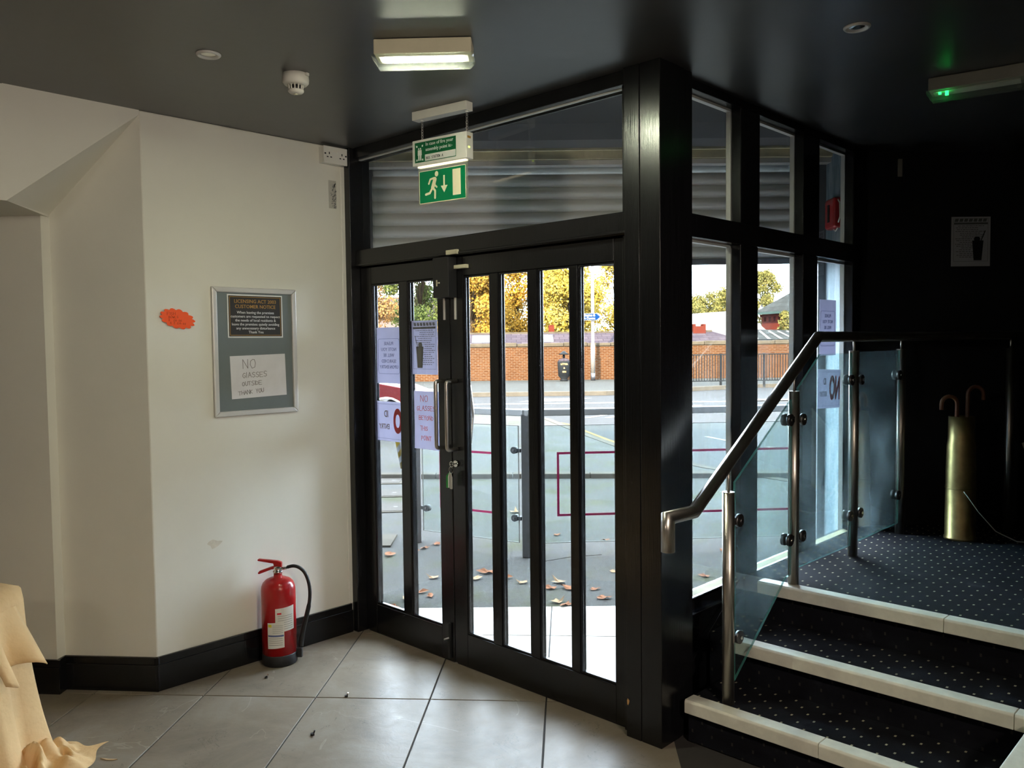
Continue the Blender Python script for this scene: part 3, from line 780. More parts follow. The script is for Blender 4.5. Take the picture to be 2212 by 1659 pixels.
def gpanel(poly):
    t = 0.005
    g = MB().prism(poly, RX - t, RX + t, lambda a, b, x: (x, a, b)).build('glass_panel', M['glass_rail'], bl)
    e = MB(); n = len(poly)                                   # green cut edge
    for k in range(n):
        (a, b), (c, d) = poly[k], poly[(k + 1) % n]
        e.add([(RX - t * .98, a, b), (RX + t * .98, a, b), (RX + t * .98, c, d), (RX - t * .98, c, d)], [(0, 1, 2, 3)])
    e.build('cut_edge', M['glass_edge'], g)
gpanel([(0.196, 0.251), (0.600, 0.540), (0.625, 0.562), (0.650, 0.572), (0.685, 0.576), (0.685, 1.345), (0.196, 1.045)])
gpanel([(0.750, 0.592), (1.335, 0.586), (1.335, 1.536), (0.975, 1.536), (0.750, 1.392)])
gpanel([(1.405, 0.590), (1.985, 0.590), (1.985, 1.540), (1.405, 1.540)])
def clamp(y_post, side, z):
    y = y_post + side * 0.062
    c = MB().box(RX - 0.012, RX + 0.014, min(y, y_post + side * 0.015), max(y, y_post + side * 0.015), z - 0.013, z + 0.013).build('clamp', M['steel_dark'], bl, bevel=0.002)
    for sx in (-1, 1):
        MB().cyl((RX + sx * 0.006, y, z), (RX + sx * 0.020, y, z), 0.026, n=20).build('clamp_disc', M['steel_dark'], c)
        MB().cyl((RX + sx * 0.020, y, z), (RX + sx * 0.026, y, z), 0.008, n=10).build('clamp_bolt', M['chrome'], c)
for yp, sd, zz in ((0.150, 1, 0.893), (0.150, 1, 0.425), (0.715, -1, 1.258), (0.715, -1, 0.735), (0.715, 1, 1.252), (0.715, 1, 0.733), (1.370, -1, 1.405), (1.370, -1, 0.738), (1.370, 1, 1.402), (1.370, 1, 0.735), (2.020, -1, 1.407), (2.020, -1, 0.750)):
    clamp(yp, sd, zz)

# ---- brass shell case holding two walking sticks
us = thing('umbrella_stand', 'tall aged brass shell case used as an umbrella stand', 'umbrella stand', ST(2.402, 4.44, R3 - 0.002), STREET_ROT)
MB().lathe([(0.080, 0), (0.080, 0.012), (0.076, 0.016), (0.0745, 0.30), (0.071, 0.50), (0.066, 0.535), (0.064, 0.66), (0.060, 0.66), (0.060, 0.02), (0.0, 0.02)], 32).build('case', M['brass'], us)
MB().lathe([(0.0755, 0.272), (0.0770, 0.276), (0.0755, 0.280)], 32).build('rim_band', M['brass'], us)
def stick(label, x, y, lean, rz, top):
    t = thing('walking_stick', label, 'walking stick', ST(2.402 + x, 4.44 + y, R3 + 0.02), STREET_ROT)
    R = 0.042; s = 1 if rz > 0 else -1
    pts = [(0, 0, 0), (lean * .5, 0, top * .5), (lean, 0, top - R)]
    for k in range(1, 11):
        a = D2R(180 * k / 10); pts.append((lean + s * (R - R * math.cos(a)), 0, top - R + R * math.sin(a)))
    pts.append((lean + s * 2 * R, 0, top - R - 0.03))
    MB().tube(pts, 0.0105, 10).build('shaft', M['cane'], t)
    MB().cyl((0, 0, -0.004), (0, 0, 0.02), 0.012, n=10).build('ferrule', M['rubber'], t)
stick('brown crook walking stick hooked out to the window side of the brass case', -0.03, 0.0, 0.005, -1, 0.745)
stick('brown crook walking stick, the taller one, hooked towards the thin rail post', 0.025, 0.01, 0.012, 1, 0.795)
wire = [ST(2.36, 4.33, 0.80), ST(2.42, 4.30, 0.70), ST(2.50, 4.28, 0.60), ST(2.60, 4.26, 0.55), ST(2.75, 4.25, 0.535), ST(2.95, 4.27, 0.55), ST(3.2, 4.3, 0.62)]
single(MB().tube(wire, 0.003, 6), 'cable', M['grey_plastic'], 'thin pale cable curving past the brass shell case', 'cable')
box_ = MB().prism([(-0.05, 0), (0.05, 0), (0.05, 0.05), (-0.05, 0.05)], 0, 0.3)
card = single(MB().prism([(0, 0.30), (0.16, -0.10), (0.30, -0.10), (0.30, 0.42)], 0, 0.004, lambda a, b, t: (a, t, b)), 'menu_card', M['cream_plastic'], 'cream card edge peeking in beyond the thin rail post', 'card', loc=ST(2.715, 4.42, 0.74), rz=STREET_ROT)
single(MB().box(-0.02, 0.32, -0.03, 0.03, -0.112, 0), 'card_holder', M['dark_plastic'], 'dark stand under the cream card on the platform', 'stand', loc=ST(2.80, 4.42, R3 + 0.11), rz=STREET_ROT)

# ---- poster and small plate on the black wall
def menu_art(parent, w, h, mirror, ink, ink2, y=-0.0008):
    """drinks menu: banner, lines of print, a tall glass with a straw"""
    rnd = random.Random(5)
    s = -1 if mirror else 1
    out = MB(); glass = MB()
    for k in range(7):                                            # banner of slanted blocks
        x = -w * .42 + k * w * .12
        out.add([(s * x, y, h * .40), (s * (x + w * .09), y, h * .40), (s * (x + w * .11), y, h * .46), (s * (x + w * .02), y, h * .46)], [(0, 1, 2, 3)])
    out.add([(-w * .43, y, h * .345), (w * .43, y, h * .345), (w * .43, y, h * .385), (-w * .43, y, h * .385)], [(0, 1, 2, 3)])
    for k in range(18):
        z = h * (.31 - k * .037)
        a = -w * rnd.uniform(.22, .40); b = w * rnd.uniform(-.02, .12) if k > 6 else w * rnd.uniform(.15, .40)
        x = a
        while x < b:
            ln = w * rnd.uniform(.03, .09)
            out.add([(s * x, y, z), (s * min(x + ln, b), y, z), (s * min(x + ln, b), y, z + h * .012), (s * x, y, z + h * .012)], [(0, 1, 2, 3)])
            x += ln + w * .018
    out.add(ring_rect(-w * .44, w * .44, -h * .40, h * .47, w * .006, y, y - 0.0002).v, ring_rect(-w * .44, w * .44, -h * .40, h * .47, w * .006, y, y - 0.0002).f)
    cx = w * .18
    glass.add([(s * (cx - w * .10), y * 1.3, -h * .38), (s * (cx + w * .10), y * 1.3, -h * .38), (s * (cx + w * .145), y * 1.3, h * .02), (s * (cx - w * .145), y * 1.3, h * .02)], [(0, 1, 2, 3)])
    glass.add([(s * (cx + w * .06), y * 1.3, h * .0), (s * (cx + w * .085), y * 1.3, h * .0), (s * (cx + w * .20), y * 1.3, h * .22), (s * (cx + w * .175), y * 1.3, h * .22)], [(0, 1, 2, 3)])
    glass.add([(s * (cx + w * .12 * math.cos(a) * .7 - w * .02), y * 1.3, h * .05 + h * .05 * math.sin(a)) for a in [k * math.pi / 5 for k in range(10)]], [tuple(range(10))])
    out.build('print_lines', ink, parent); glass.build('drink_picture', ink2, parent)
ps = thing('drinks_poster', 'drinks menu sheet with a tall glass picture on the black wall', 'poster', ST(2.66, 4.8485, 2.16), STREET_ROT)
box(-0.113, 0.113, -0.0006, 0.0, -0.142, 0.142).build('sheet', M['paper_note'], ps)
menu_art(ps, 0.226, 0.284, False, M['grey_print'], M['black_print'])
bx_ = thing('wall_plate', 'small pale blank plate high on the black wall near the window', 'wall plate', ST(1.797, 4.85, 2.585) + Vector((0, 0, 0)), STREET_ROT)
bx_.location = ST(2.245, 4.8495, 2.585)
box(-0.012, 0.012, -0.012, 0, -0.05, 0.05).build('plate', M['grey_plastic'], bx_, bevel=0.002)

# ---- framed notice on the white wall
WLX = -1.838
nf = thing('notice_frame', 'silver snap frame holding the licensing notice and a handwritten note', 'picture frame', (WLX, -0.618, 1.576), D2R(90))
fw_, fh_ = 0.231, 0.3185
for nm, q in (('frame_bar', (-fw_, fw_, fh_ - 0.026, fh_)), ('frame_bar', (-fw_, fw_, -fh_, -fh_ + 0.026)), ('frame_bar', (-fw_, -fw_ + 0.026, -fh_, fh_)), ('frame_bar', (fw_ - 0.026, fw_, -fh_, fh_))):
    horiz = q[1] - q[0] > 0.1
    if horiz: P = [(q[0], q[3] if q[2] > 0 else q[2]), (q[1], q[3] if q[2] > 0 else q[2]), (q[1] - 0.026, q[2] if q[2] > 0 else q[3]), (q[0] + 0.026, q[2] if q[2] > 0 else q[3])]
    else: P = [(q[0] if q[0] < 0 else q[1], -fh_), (q[1] if q[0] < 0 else q[0], -fh_ + 0.026), (q[1] if q[0] < 0 else q[0], fh_ - 0.026), (q[0] if q[0] < 0 else q[1], fh_)]
    poly_xz(P, -0.017, -0.001).build(nm, M['alu'], nf, bevel=0.005, seg=3)
box(-fw_ + 0.02, fw_ - 0.02, -0.006, -0.002, -fh_ + 0.02, fh_ - 0.02).build('backing_board', M['board_grey'], nf)
pq = thing('licence_plaque', '', 'x'); pq.parent = nf; pq.location = (0.002, -0.0075, 0.177)
for k_ in ('label', 'category'): del pq[k_]
box(-0.1515, 0.1515, 0, 0.0014, -0.1075, 0.1075).build('border', M['white'], pq)
box(-0.145, 0.145, -0.0006, 0, -0.101, 0.101).build('panel', M['plaque'], pq)
ring_rect(-0.140, 0.140, -0.096, 0.096, 0.0022, -0.0010, -0.0006).build('gold_line', M['gold_print'], pq)
joined([shift(text_mb('LICENSING ACT 2003', 0.0245, bold=.008), z=0.073, y=-0.001), shift(text_mb('CUSTOMER NOTICE', 0.0245, bold=.008), z=0.047, y=-0.001)]).build('lettering', M['gold_print'], pq)
joined([shift(text_mb(t_, 0.0186, bold=.002), z=0.018 - k * 0.0196, y=-0.001) for k, t_ in enumerate(('When leaving the premises', 'customers are requested to respect', 'the needs of local residents &', 'leave the premises quietly avoiding', 'any unnecessary disturbance', 'Thank You'))]).build('lettering', M['white'], pq)
hn = thing('handwritten_note', '', 'x'); hn.parent = nf; hn.location = (0.012, -0.0075, -0.124); hn.rotation_euler = (0, D2R(-1.5), 0)
for k_ in ('label', 'category'): del hn[k_]
box(-0.1525, 0.1525, 0, 0.001, -0.1065, 0.1065).build('sheet', M['paper_note'], hn)
joined([shift(hand_mb('NO', 0.042, 0.028, 0.0022, gap=.4), x=-0.085, z=0.044, y=-0.0006), shift(hand_mb('GlASSES', 0.026, 0.017, 0.0020, gap=.25), x=-0.090, z=-0.004, y=-0.0006),
        shift(hand_mb('OUTSIDE', 0.020, 0.014, 0.0020, gap=.2), x=-0.094, z=-0.044, y=-0.0006), shift(hand_mb('THANK YOU', 0.019, 0.013, 0.0020, gap=.2, rise=.05), x=-0.115, z=-0.089, y=-0.0006)]).build('handwriting', M['pen'], hn)

# ---- orange cloud-shaped price card
oc = thing('price_card', 'fluorescent orange cloud-shaped card stuck beside the silver frame', 'card', (WLX + 0.004, -1.017, 1.735), D2R(90))
pts = []
for k in range(14):
    a0 = 2 * math.pi * k / 14
    for j in range(5):
        a = a0 + 2 * math.pi / 14 * j / 5
        rr = 0.95 + 0.17 * math.sin(math.pi * j / 5)
        pts.append((0.078 * rr * math.cos(a), 0.041 * rr * math.sin(a)))
ca, sa = math.cos(D2R(-14)), math.sin(D2R(-14))
pts = [(x * ca - z * sa, x * sa + z * ca) for x, z in pts]
oc_c = poly_xz(pts, -0.0045, -0.0035).build('card', M['orange'], oc)
box(-0.03, 0.03, -0.0035, 0.0035, -0.012, 0.012).build('sticky_pad', M['white_plastic'], oc)
joined([shift(hand_mb('FISH', 0.013, 0.009, 0.0011), x=-0.050, z=0.017, y=-0.005), shift(hand_mb('BOWLS', 0.010, 0.007, 0.0008), x=-0.042, z=0.003, y=-0.005), shift(hand_mb('X  #8-00', 0.009, 0.006, 0.0008, rise=-.05), x=-0.044, z=-0.011, y=-0.005), shift(hand_mb('X 2 #14-00', 0.009, 0.006, 0.0008, rise=-.05), x=-0.036, z=-0.024, y=-0.005)]).build('handwriting', pmat('orange_pen', L(176, 62, 22), 0.7), oc)

# ---- double socket near the ceiling, worn sticker below it
sk = thing('socket_box', 'white double power socket boxed onto the wall below the ceiling', 'socket', (WLX, -0.146, 2.618), D2R(90))
box(-0.073, 0.073, -0.042, 0.0, -0.043, 0.043).build('back_box', M['white_plastic'], sk, bevel=0.003)
fp = box(-0.075, 0.075, -0.050, -0.042, -0.045, 0.045).build('face_plate', M['white_plastic'], sk, bevel=0.003)
for sx in (-0.040, 0.040):
    for dx, dz, w_, h_ in ((0, 0.008, .003, .006), (-0.011, -0.012, .005, .003), (0.011, -0.012, .005, .003)):
        box(sx + dx - w_, sx + dx + w_, -0.0506, -0.0496, dz - h_, dz + h_).build('socket_hole', M['black_print'], fp)
    box(sx - 0.030 if sx < 0 else sx + 0.020, sx - 0.020 if sx < 0 else sx + 0.030, -0.0506, -0.0496, 0.000, 0.008).build('socket_hole', M['black_print'], fp)
for sx in (-0.010, 0.010):
    box(sx - 0.006, sx + 0.006, -0.0535, -0.049, 0.014, 0.030).build('switch', M['white_plastic'], fp, bevel=0.001)
st = thing('worn_sticker', 'grey half-scraped paper sticker under the socket', 'sticker', (WLX, -0.138, 2.419), D2R(90))
box(-0.024, 0.024, -0.0008, 0, -0.075, 0.075).build('backing', pmat('torn_sticker_paper', L(186, 184, 174), 0.8, var=0.08, vscale=30), st)
rnd = random.Random(3); mbs = MB()
for k in range(120):
    x, z = rnd.uniform(-0.012, 0.023), rnd.uniform(-0.072, 0.06)
    if rnd.random() > (x + 0.03) * 22: continue
    w_, h_ = rnd.uniform(.0012, .004), rnd.uniform(.0015, .005)
    mbs.add([(x - w_, -0.001, z - h_), (x + w_, -0.001, z - h_ * .6), (x + w_ * .8, -0.001, z + h_), (x - w_ * .9, -0.001, z + h_ * .7)], [(0, 1, 2, 3)])
mbs.build('scraped_print', M['grey_print'], st)

# ---- fire extinguisher
fe = thing('fire_extinguisher', 'red fire extinguisher with a black hose standing against the skirting', 'fire extinguisher', (-1.731, -0.586, 0.0), D2R(43.94))
MB().lathe([(0.0, 0.0), (0.083, 0.0), (0.087, 0.006), (0.087, 0.052), (0.085, 0.056), (0.0, 0.056)], 36).build('base', M['rubber'], fe)
MB().lathe([(0.0845, 0.054), (0.0845, 0.375), (0.0825, 0.392), (0.075, 0.410), (0.062, 0.423), (0.045, 0.431), (0.022, 0.435), (0.020, 0.452), (0.0, 0.452)], 40).build('cylinder', M['red'], fe)
vl = MB().lathe([(0.021, 0.452), (0.021, 0.458), (0.024, 0.460), (0.024, 0.468), (0.019, 0.470), (0.019, 0.478), (0.023, 0.482), (0.018, 0.492), (0.0, 0.492)], 20).build('valve', M['chrome'], fe)
MB().cyl((0.014, 0, 0.478), (0.045, 0, 0.482), 0.0075, n=10).build('hose_union', M['chrome'], vl)
# carrying handle above, squeeze lever below
up_ = MB().prism([(0.022, 0.486), (0.022, 0.512), (0.0, 0.520), (-0.095, 0.530), (-0.100, 0.526), (-0.098, 0.520), (-0.020, 0.506), (-0.016, 0.486)], -0.010, 0.010, lambda a, b, t: (a, t, b)).build('handle', M['red'], fe, bevel=0.003)
MB().prism([(0.010, 0.480), (0.006, 0.500), (-0.030, 0.490), (-0.092, 0.468), (-0.100, 0.458), (-0.094, 0.452), (-0.084, 0.456), (-0.030, 0.476)], -0.010, 0.010, lambda a, b, t: (a, t, b)).build('lever', M['red'], fe, bevel=0.003)
hose = []
ctrl = [(0.045, 0.482), (0.075, 0.488), (0.105, 0.480), (0.132, 0.455), (0.150, 0.410), (0.157, 0.355), (0.152, 0.295), (0.138, 0.235), (0.122, 0.175), (0.110, 0.115), (0.104, 0.075)]
for k in range(len(ctrl) - 1):
    p0, p1, p2, p3 = ctrl[max(k - 1, 0)], ctrl[k], ctrl[k + 1], ctrl[min(k + 2, len(ctrl) - 1)]
    for j in range(4):
        t_ = j / 4
        hose.append(tuple(0.5 * ((2 * p1[i]) + (-p0[i] + p2[i]) * t_ + (2 * p0[i] - 5 * p1[i] + 4 * p2[i] - p3[i]) * t_ ** 2 + (-p0[i] + 3 * p1[i] - 3 * p2[i] + p3[i]) * t_ ** 3) for i in (0, 1)))
hose.append(ctrl[-1])
MB().tube([(a, 0.012, b) for a, b in hose], [0.0085 + 0.0045 * min(1, k / len(hose)) * (1 if k > len(hose) * .6 else .2) for k in range(len(hose))], 12).build('hose', M['rubber'], fe)
MB().box(0.078, 0.112, 0.0, 0.022, 0.02, 0.066).build('hose_clip', M['rubber'], fe, bevel=0.003)
def wrap(a0, a1, z0, z1, r, name, mat, parent, tilt=0.0):
    mb = MB(); n = 12
    vs = []
    for k in range(n + 1):
        a = D2R(a0 + (a1 - a0) * k / n); dz = tilt * (k / n - .5)
        for rr in (r, r + 0.0006):
            vs += [(rr * math.cos(a), rr * math.sin(a), z0 + dz), (rr * math.cos(a), rr * math.sin(a), z1 + dz)]
    fs = []
    for k in range(n):
        b, c = 4 * k, 4 * (k + 1)
        fs += [(b + 2, c + 2, c + 3, b + 3), (b, b + 1, c + 1, c), (b, c, c + 2, b + 2), (b + 1, b + 3, c + 3, c + 1)]
    fs += [(0, 2, 3, 1), (4 * n, 4 * n + 1, 4 * n + 3, 4 * n + 2)]
    return mb.add(vs, fs).build(name, mat, parent)
l1 = wrap(-86, -18, 0.180, 0.300, 0.0848, 'label', M['white_plastic'], fe, 0.006)
wrap(-80, -66, 0.268, 0.276, 0.0855, 'label_logo', M['red_print'], l1)
for k in range(7): wrap(-78, -26, 0.258 - k * 0.011, 0.2595 - k * 0.011, 0.0855, 'label_print', M['grey_print'], l1)
l2 = wrap(-114, -58, 0.098, 0.228, 0.0857, 'label', M['white_plastic'], fe, 0.006)
wrap(-111, -99, 0.205, 0.219, 0.0864, 'label_spot', pmat('yellow_spot', L(222, 206, 60), 0.6), l2)
wrap(-112, -60, 0.157, 0.165, 0.0864, 'label_band', M['blue_print'], l2)
for k in range(5): wrap(-96, -62, 0.212 - k * 0.009, 0.2132 - k * 0.009, 0.0864, 'label_print', M['grey_print'], l2)
for k in range(4): wrap(-110, -64, 0.147 - k * 0.011, 0.1485 - k * 0.011, 0.0864, 'label_print', M['pen'], l2)

# ---- ceiling fittings
def bulkhead(name, label, loc, rz, length, lit):
    t = thing(name, label, 'emergency light', loc, rz)
    h = length / 2
    box(-h, h, -0.056, 0.056, -0.053, -0.001).build('housing', M['grey_plastic'] if not lit else M['cream_plastic'], t, bevel=0.004)
    n = 8; prof = []
    for k in range(n + 1):
        a = math.pi * k / n; prof.append((-0.058 * math.cos(a) if abs(math.cos(a)) < .8 else -0.058 * math.copysign(1, math.cos(a)), -0.056 - 0.034 * math.sin(a) ** .7))
    prof = [(-0.058, -0.052)] + prof + [(0.058, -0.052)]
    hh = h + 0.008
    mb = MB(); m = len(prof)
    vs = []
    for x, sc in ((-hh, 0.72), (-hh + 0.018, 1.0), (hh - 0.018, 1.0), (hh, 0.72)):
        vs += [(x, y * (1 if sc == 1 else .94), -0.052 + (z + 0.052) * (1 if sc == 1 else .35)) for y, z in prof]
    fs = [(i * m + j, i * m + j + 1, (i + 1) * m + j + 1, (i + 1) * m + j) for i in range(3) for j in range(m - 1)]
    fs += [tuple(range(m)), tuple(range(4 * m - 1, 3 * m - 1, -1))]
    mb.add(vs, fs).build('diffuser', M['lens_lit'] if lit else M['lens'], t)
    gear = box(-h + 0.015, h - 0.015, -0.034, 0.034, -0.057, -0.0535).build('gear_tray', M['white_plastic'], t)
    if lit:
        for k in range(12):
            x = -h + 0.045 + k * (length - 0.09) / 11
            box(x - 0.0085, x + 0.0085, -0.022, 0.022, -0.0605, -0.0575).build('led', M['led'], t)
    else:
        box(-h + 0.035, -h + 0.045, -0.030, -0.020, -0.066, -0.0575).build('indicator', M['led_green'], t)
        box(-h + 0.060, -h + 0.072, -0.034, -0.022, -0.074, -0.0575).build('indicator', M['led_green'], t)
    return t
bulkhead('emergency_light', 'lit emergency bulkhead light on the ceiling above the exit sign', (-0.297, -0.783, CZ), STREET_ROT - D2R(2), 0.345, True)
bulkhead('emergency_light', 'unlit emergency bulkhead light with a green indicator over the platform', (1.00, 1.045, CZ), D2R(10), 0.34, False)
def downlight(label, x, y):
    t = thing('downlight', label, 'downlight', (x, y, CZ))
    MB().lathe([(0.030, -0.002), (0.034, -0.007), (0.040, -0.008), (0.045, -0.003), (0.045, 0.0), (0.030, 0.0)], 28).build('bezel', M['alu'], t)
    MB().lathe([(0.0, -0.002), (0.012, -0.0035), (0.024, -0.0025), (0.0305, -0.001), (0.0305, -0.0005), (0.0, -0.0005)], 28).build('lamp', M['chrome'], t)
downlight('recessed downlight in the ceiling left of the smoke detector', -0.935, -1.276)
downlight('recessed downlight in the ceiling above the steps', 0.857, 0.18)
sd = thing('smoke_detector', 'white smoke detector with a slotted nose on the ceiling', 'smoke detector', (-0.915, -0.925, CZ), D2R(20))
MB().lathe([(0.050, 0.0), (0.052, -0.022), (0.051, -0.034), (0.044, -0.042), (0.030, -0.044), (0.0, -0.044)], 32).build('base', M['white_plastic'], sd)
MB().box(0.046, 0.060, -0.008, 0.008, -0.012, -0.002).build('lug', M['white_plastic'], sd)
for k in range(12):
    a = 2 * math.pi * k / 12
    MB().cyl((0.029 * math.cos(a), 0.029 * math.sin(a), -0.042), (0.026 * math.cos(a), 0.026 * math.sin(a), -0.066), 0.0028, n=6).build('fin', M['white_plastic'], sd)
MB().lathe([(0.021, -0.043), (0.020, -0.066), (0.0, -0.066)], 20).build('chamber', M['dark_plastic'], sd)
MB().lathe([(0.031, -0.062), (0.031, -0.068), (0.024, -0.075), (0.010, -0.077), (0.0, -0.077)], 28).build('nose', M['white_plastic'], sd)
MB().lathe([(0.008, -0.0768), (0.008, -0.079), (0.0, -0.0795)], 12).build('sensor', M['cream_plastic'], sd)

# ---- hanging exit sign
ex_rz = math.atan2(0.150, 0.989)
ex = thing('exit_sign', 'hanging green running-man exit sign with the assembly point panel', 'exit sign', (-0.862, -0.205, CZ), ex_rz)
plate = box(-0.160, 0.160, -0.024, 0.024, -0.040, -0.0005).build('ceiling_plate', M['white_plastic'], ex, bevel=0.002)
bz1, bz0 = 2.541 - CZ, 2.424 - CZ
bx = box(-0.160, 0.160, -0.024, 0.024, bz0, bz1).build('light_box', M['white_plastic'], ex, bevel=0.003)
def chain(x):
    z = -0.040; k = 0; r = 0.0022
    MB().cyl((x, 0, -0.040), (x, 0, -0.046), 0.008, n=10).build('hook', M['alu'], ex)
    while z > bz1 + 0.006:
        z -= 0.0125
        pts = []
        for j in range(13):
            a = 2 * math.pi * j / 12
            c, s_ = 0.005 * math.cos(a), 0.0085 * math.sin(a)
            pts.append((x + (c if k % 2 else 0), (0 if k % 2 else c), z + s_))
        MB().tube(pts, 0.0012, 6).build('chain_link', M['steel'], ex); k += 1
for x_ in (-0.118, 0.145): chain(x_)
pn = box(-0.143, 0.100, -0.0252, -0.024, bz0 + 0.014, bz1 - 0.012).build('assembly_panel', M['green_flat'], bx)
zc = (bz0 + bz1) / 2
box(-0.082, 0.098, -0.0256, -0.0252, bz0 + 0.017, bz0 + 0.046).build('name_strip', M['white'], pn)
joined([shift(text_mb('In case of fire your', 0.0215, align='LEFT', bold=.008), x=-0.078, y=-0.0257, z=zc + 0.033), shift(text_mb('assembly point is:-', 0.0215, align='LEFT', bold=.008), x=-0.078, y=-0.0257, z=zc + 0.009)]).build('lettering', M['white'], pn)
joined([shift(hand_mb('BUS STATION A', 0.011, 0.0065, 0.0012, gap=.25), x=-0.074, y=-0.0262, z=bz0 + 0.024)]).build('handwriting', M['black_print'], pn)
ppl = MB()
for px in (-0.119, -0.108):
    ppl.add(poly_xz([(px - .0055, zc + .012), (px - .0065, zc - .012), (px - .004, zc - .012), (px - .0035, zc - .036), (px + .0035, zc - .036), (px + .004, zc - .012), (px + .0065, zc - .012), (px + .0055, zc + .012)], -0.0257, -0.0252).v, poly_xz([(0, 0)] * 8, 0, 1).f)
    ppl.add([(px + .004 * math.cos(a), -0.0257, zc + .0175 + .004 * math.sin(a)) for a in [k * math.pi / 5 for k in range(10)]], [tuple(range(10))])
for sx in (-1, 1):
    for sz in (-1, 1):
        cx_, cz_ = -0.1135 + sx * .022, zc + sz * .036 - 0.002
        ppl.add([(cx_, -0.0257, cz_), (cx_ - sx * .010, -0.0257, cz_), (cx_, -0.0257, cz_ - sz * .010)][::1], [(0, 1, 2)]) if False else ppl.add([(cx_ - sx * .009, -0.0257, cz_ - sz * .009), (cx_ - sx * .001, -0.0257, cz_ - sz * .009), (cx_ - sx * .009, -0.0257, cz_ - sz * .001), (cx_, -0.0257, cz_)], [(0, 1, 2), (1, 3, 2)])
ppl.build('assembly_symbol', M['white'], pn)
box(0.1602, 0.1612, -0.012, -0.002, zc - 0.012, zc - 0.006).build('indicator', M['led_yellow'], bx)
box(0.1602, 0.1608, -0.018, 0.006, zc + 0.030, zc + 0.040).build('test_label', M['gold_print'], bx)
# edge-lit acrylic plate with the running man
pz1, pz0 = 2.410 - CZ, 2.252 - CZ
strip = box(-0.140, 0.140, -0.010, 0.010, bz0 - 0.006, bz0 + 0.001).build('light_slot', pmat('warm_light_slot', (1, .95, .8), 0.5, emit=(1.0, 0.86, 0.6), estr=1.6), ex)
ac = box(-0.146, 0.146, -0.003, 0.003, pz0 - 0.006, bz0 - 0.002).build('acrylic_plate', M['lens'], ex, bevel=0.002)
gp = box(-0.136, 0.136, -0.0042, -0.0031, pz0 + 0.002, pz1 - 0.010).build('green_panel', M['green'], ac)
ring_rect(-0.138, 0.138, pz0, pz1 - 0.008, 0.003, -0.0046, -0.0042, 0.006).build('pale_border', M['sign_white'], ac)
cx_, cz_ = -0.058, (pz0 + pz1) / 2 - 0.004
def P_(pts): return [(cx_ + a, cz_ + b) for a, b in pts]
man = MB()
def limb(pts, w):
    for (x0, z0), (x1, z1) in zip(pts, pts[1:]):
        d = math.hypot(x1 - x0, z1 - z0); nx, nz = -(z1 - z0) / d * w / 2, (x1 - x0) / d * w / 2
        q = [(x0 + nx, z0 + nz), (x0 - nx, z0 - nz), (x1 - nx, z1 - nz), (x1 + nx, z1 + nz)]
        man.add([(cx_ + a, -0.0047, cz_ + b) for a, b in q], [(0, 1, 2, 3)])
    for x0, z0 in pts:
        man.add([(cx_ + x0 + w / 2 * math.cos(a), -0.00472, cz_ + z0 + w / 2 * math.sin(a)) for a in [k * math.pi / 6 for k in range(12)]], [tuple(range(12))])
limb([(0.016, 0.030), (0.002, -0.006)], 0.020)                       # torso
limb([(0.012, 0.036), (-0.012, 0.032), (-0.021, 0.013)], 0.009)      # rear arm
limb([(0.018, 0.024), (0.014, 0.004), (0.026, -0.006)], 0.009)       # fore arm
limb([(0.000, -0.008), (-0.016, -0.030), (-0.040, -0.034)], 0.011)   # trailing leg
limb([(0.002, -0.006), (0.016, -0.022), (0.015, -0.054)], 0.011)     # leading leg
man.add([(cx_ + 0.026 + 0.0105 * math.cos(a), -0.0047, cz_ + 0.053 + 0.0125 * math.sin(a)) for a in [k * math.pi / 9 for k in range(18)]], [tuple(range(18))])
man.build('running_man', M['sign_white'], gp)
aw = MB(); ax = 0.012
aw.add([(ax - .0045, -0.0047, cz_ + 0.042), (ax + .0045, -0.0047, cz_ + 0.042), (ax + .0045, -0.0047, cz_ - 0.004), (ax - .0045, -0.0047, cz_ - 0.004)], [(0, 3, 2, 1)])
aw.add([(ax - .020, -0.0047, cz_ - 0.004), (ax + .020, -0.0047, cz_ - 0.004), (ax, -0.0047, cz_ - 0.036)], [(0, 2, 1)])
aw.build('arrow', M['sign_white'], gp)
box(0.062, 0.108, -0.0048, -0.0042, cz_ - 0.054, cz_ + 0.062).build('doorway_symbol', M['sign_white'], gp)

# ---- sheets stuck on the glass
def sheet(name, label, loc, rz, w, h, mat, tilt=0.0, wav=0.0):
    t = thing(name, label, 'paper sign', loc, rz); t.rotation_euler = (0, D2R(tilt), rz)
    mb = MB(); n = 8
    vs = []
    for yy in (-0.0003, 0.0003):
        for j in range(n + 1):
            for i in range(n + 1):
                x, z = -w / 2 + w * i / n, -h / 2 + h * j / n
                vs.append((x, yy - wav * (0.5 + 0.5 * math.sin(9 * i / n + 4 * j / n)) * (j / n - .5) ** 2 * 4, z))
    k = (n + 1) ** 2; fs = []
    for j in range(n):
        for i in range(n):
            a = j * (n + 1) + i
            fs += [(a, a + 1, a + n + 2, a + n + 1), (k + a, k + a + n + 1, k + a + n + 2, k + a + 1)]
    mb.add(vs, fs, True); mb.build('sheet', mat, t)
    return t
def searched(t, w, h):
    ring_rect(-w * .44, w * .44, -h * .33, h * .30, 0.0016, -0.0008, 0.0008, 0.014).build('border_line', M['blue_print'], t)
    joined([shift(text_mb(s_, 0.026, depth=0.0008), z=h * (.21 - .105 * k), mirror=True) for k, s_ in enumerate(('PLEASE', 'NOTE YOU', 'WILL BE', 'SEARCHED', 'UPON ENTRY'))]).build('lettering', M['blue_print'], t)
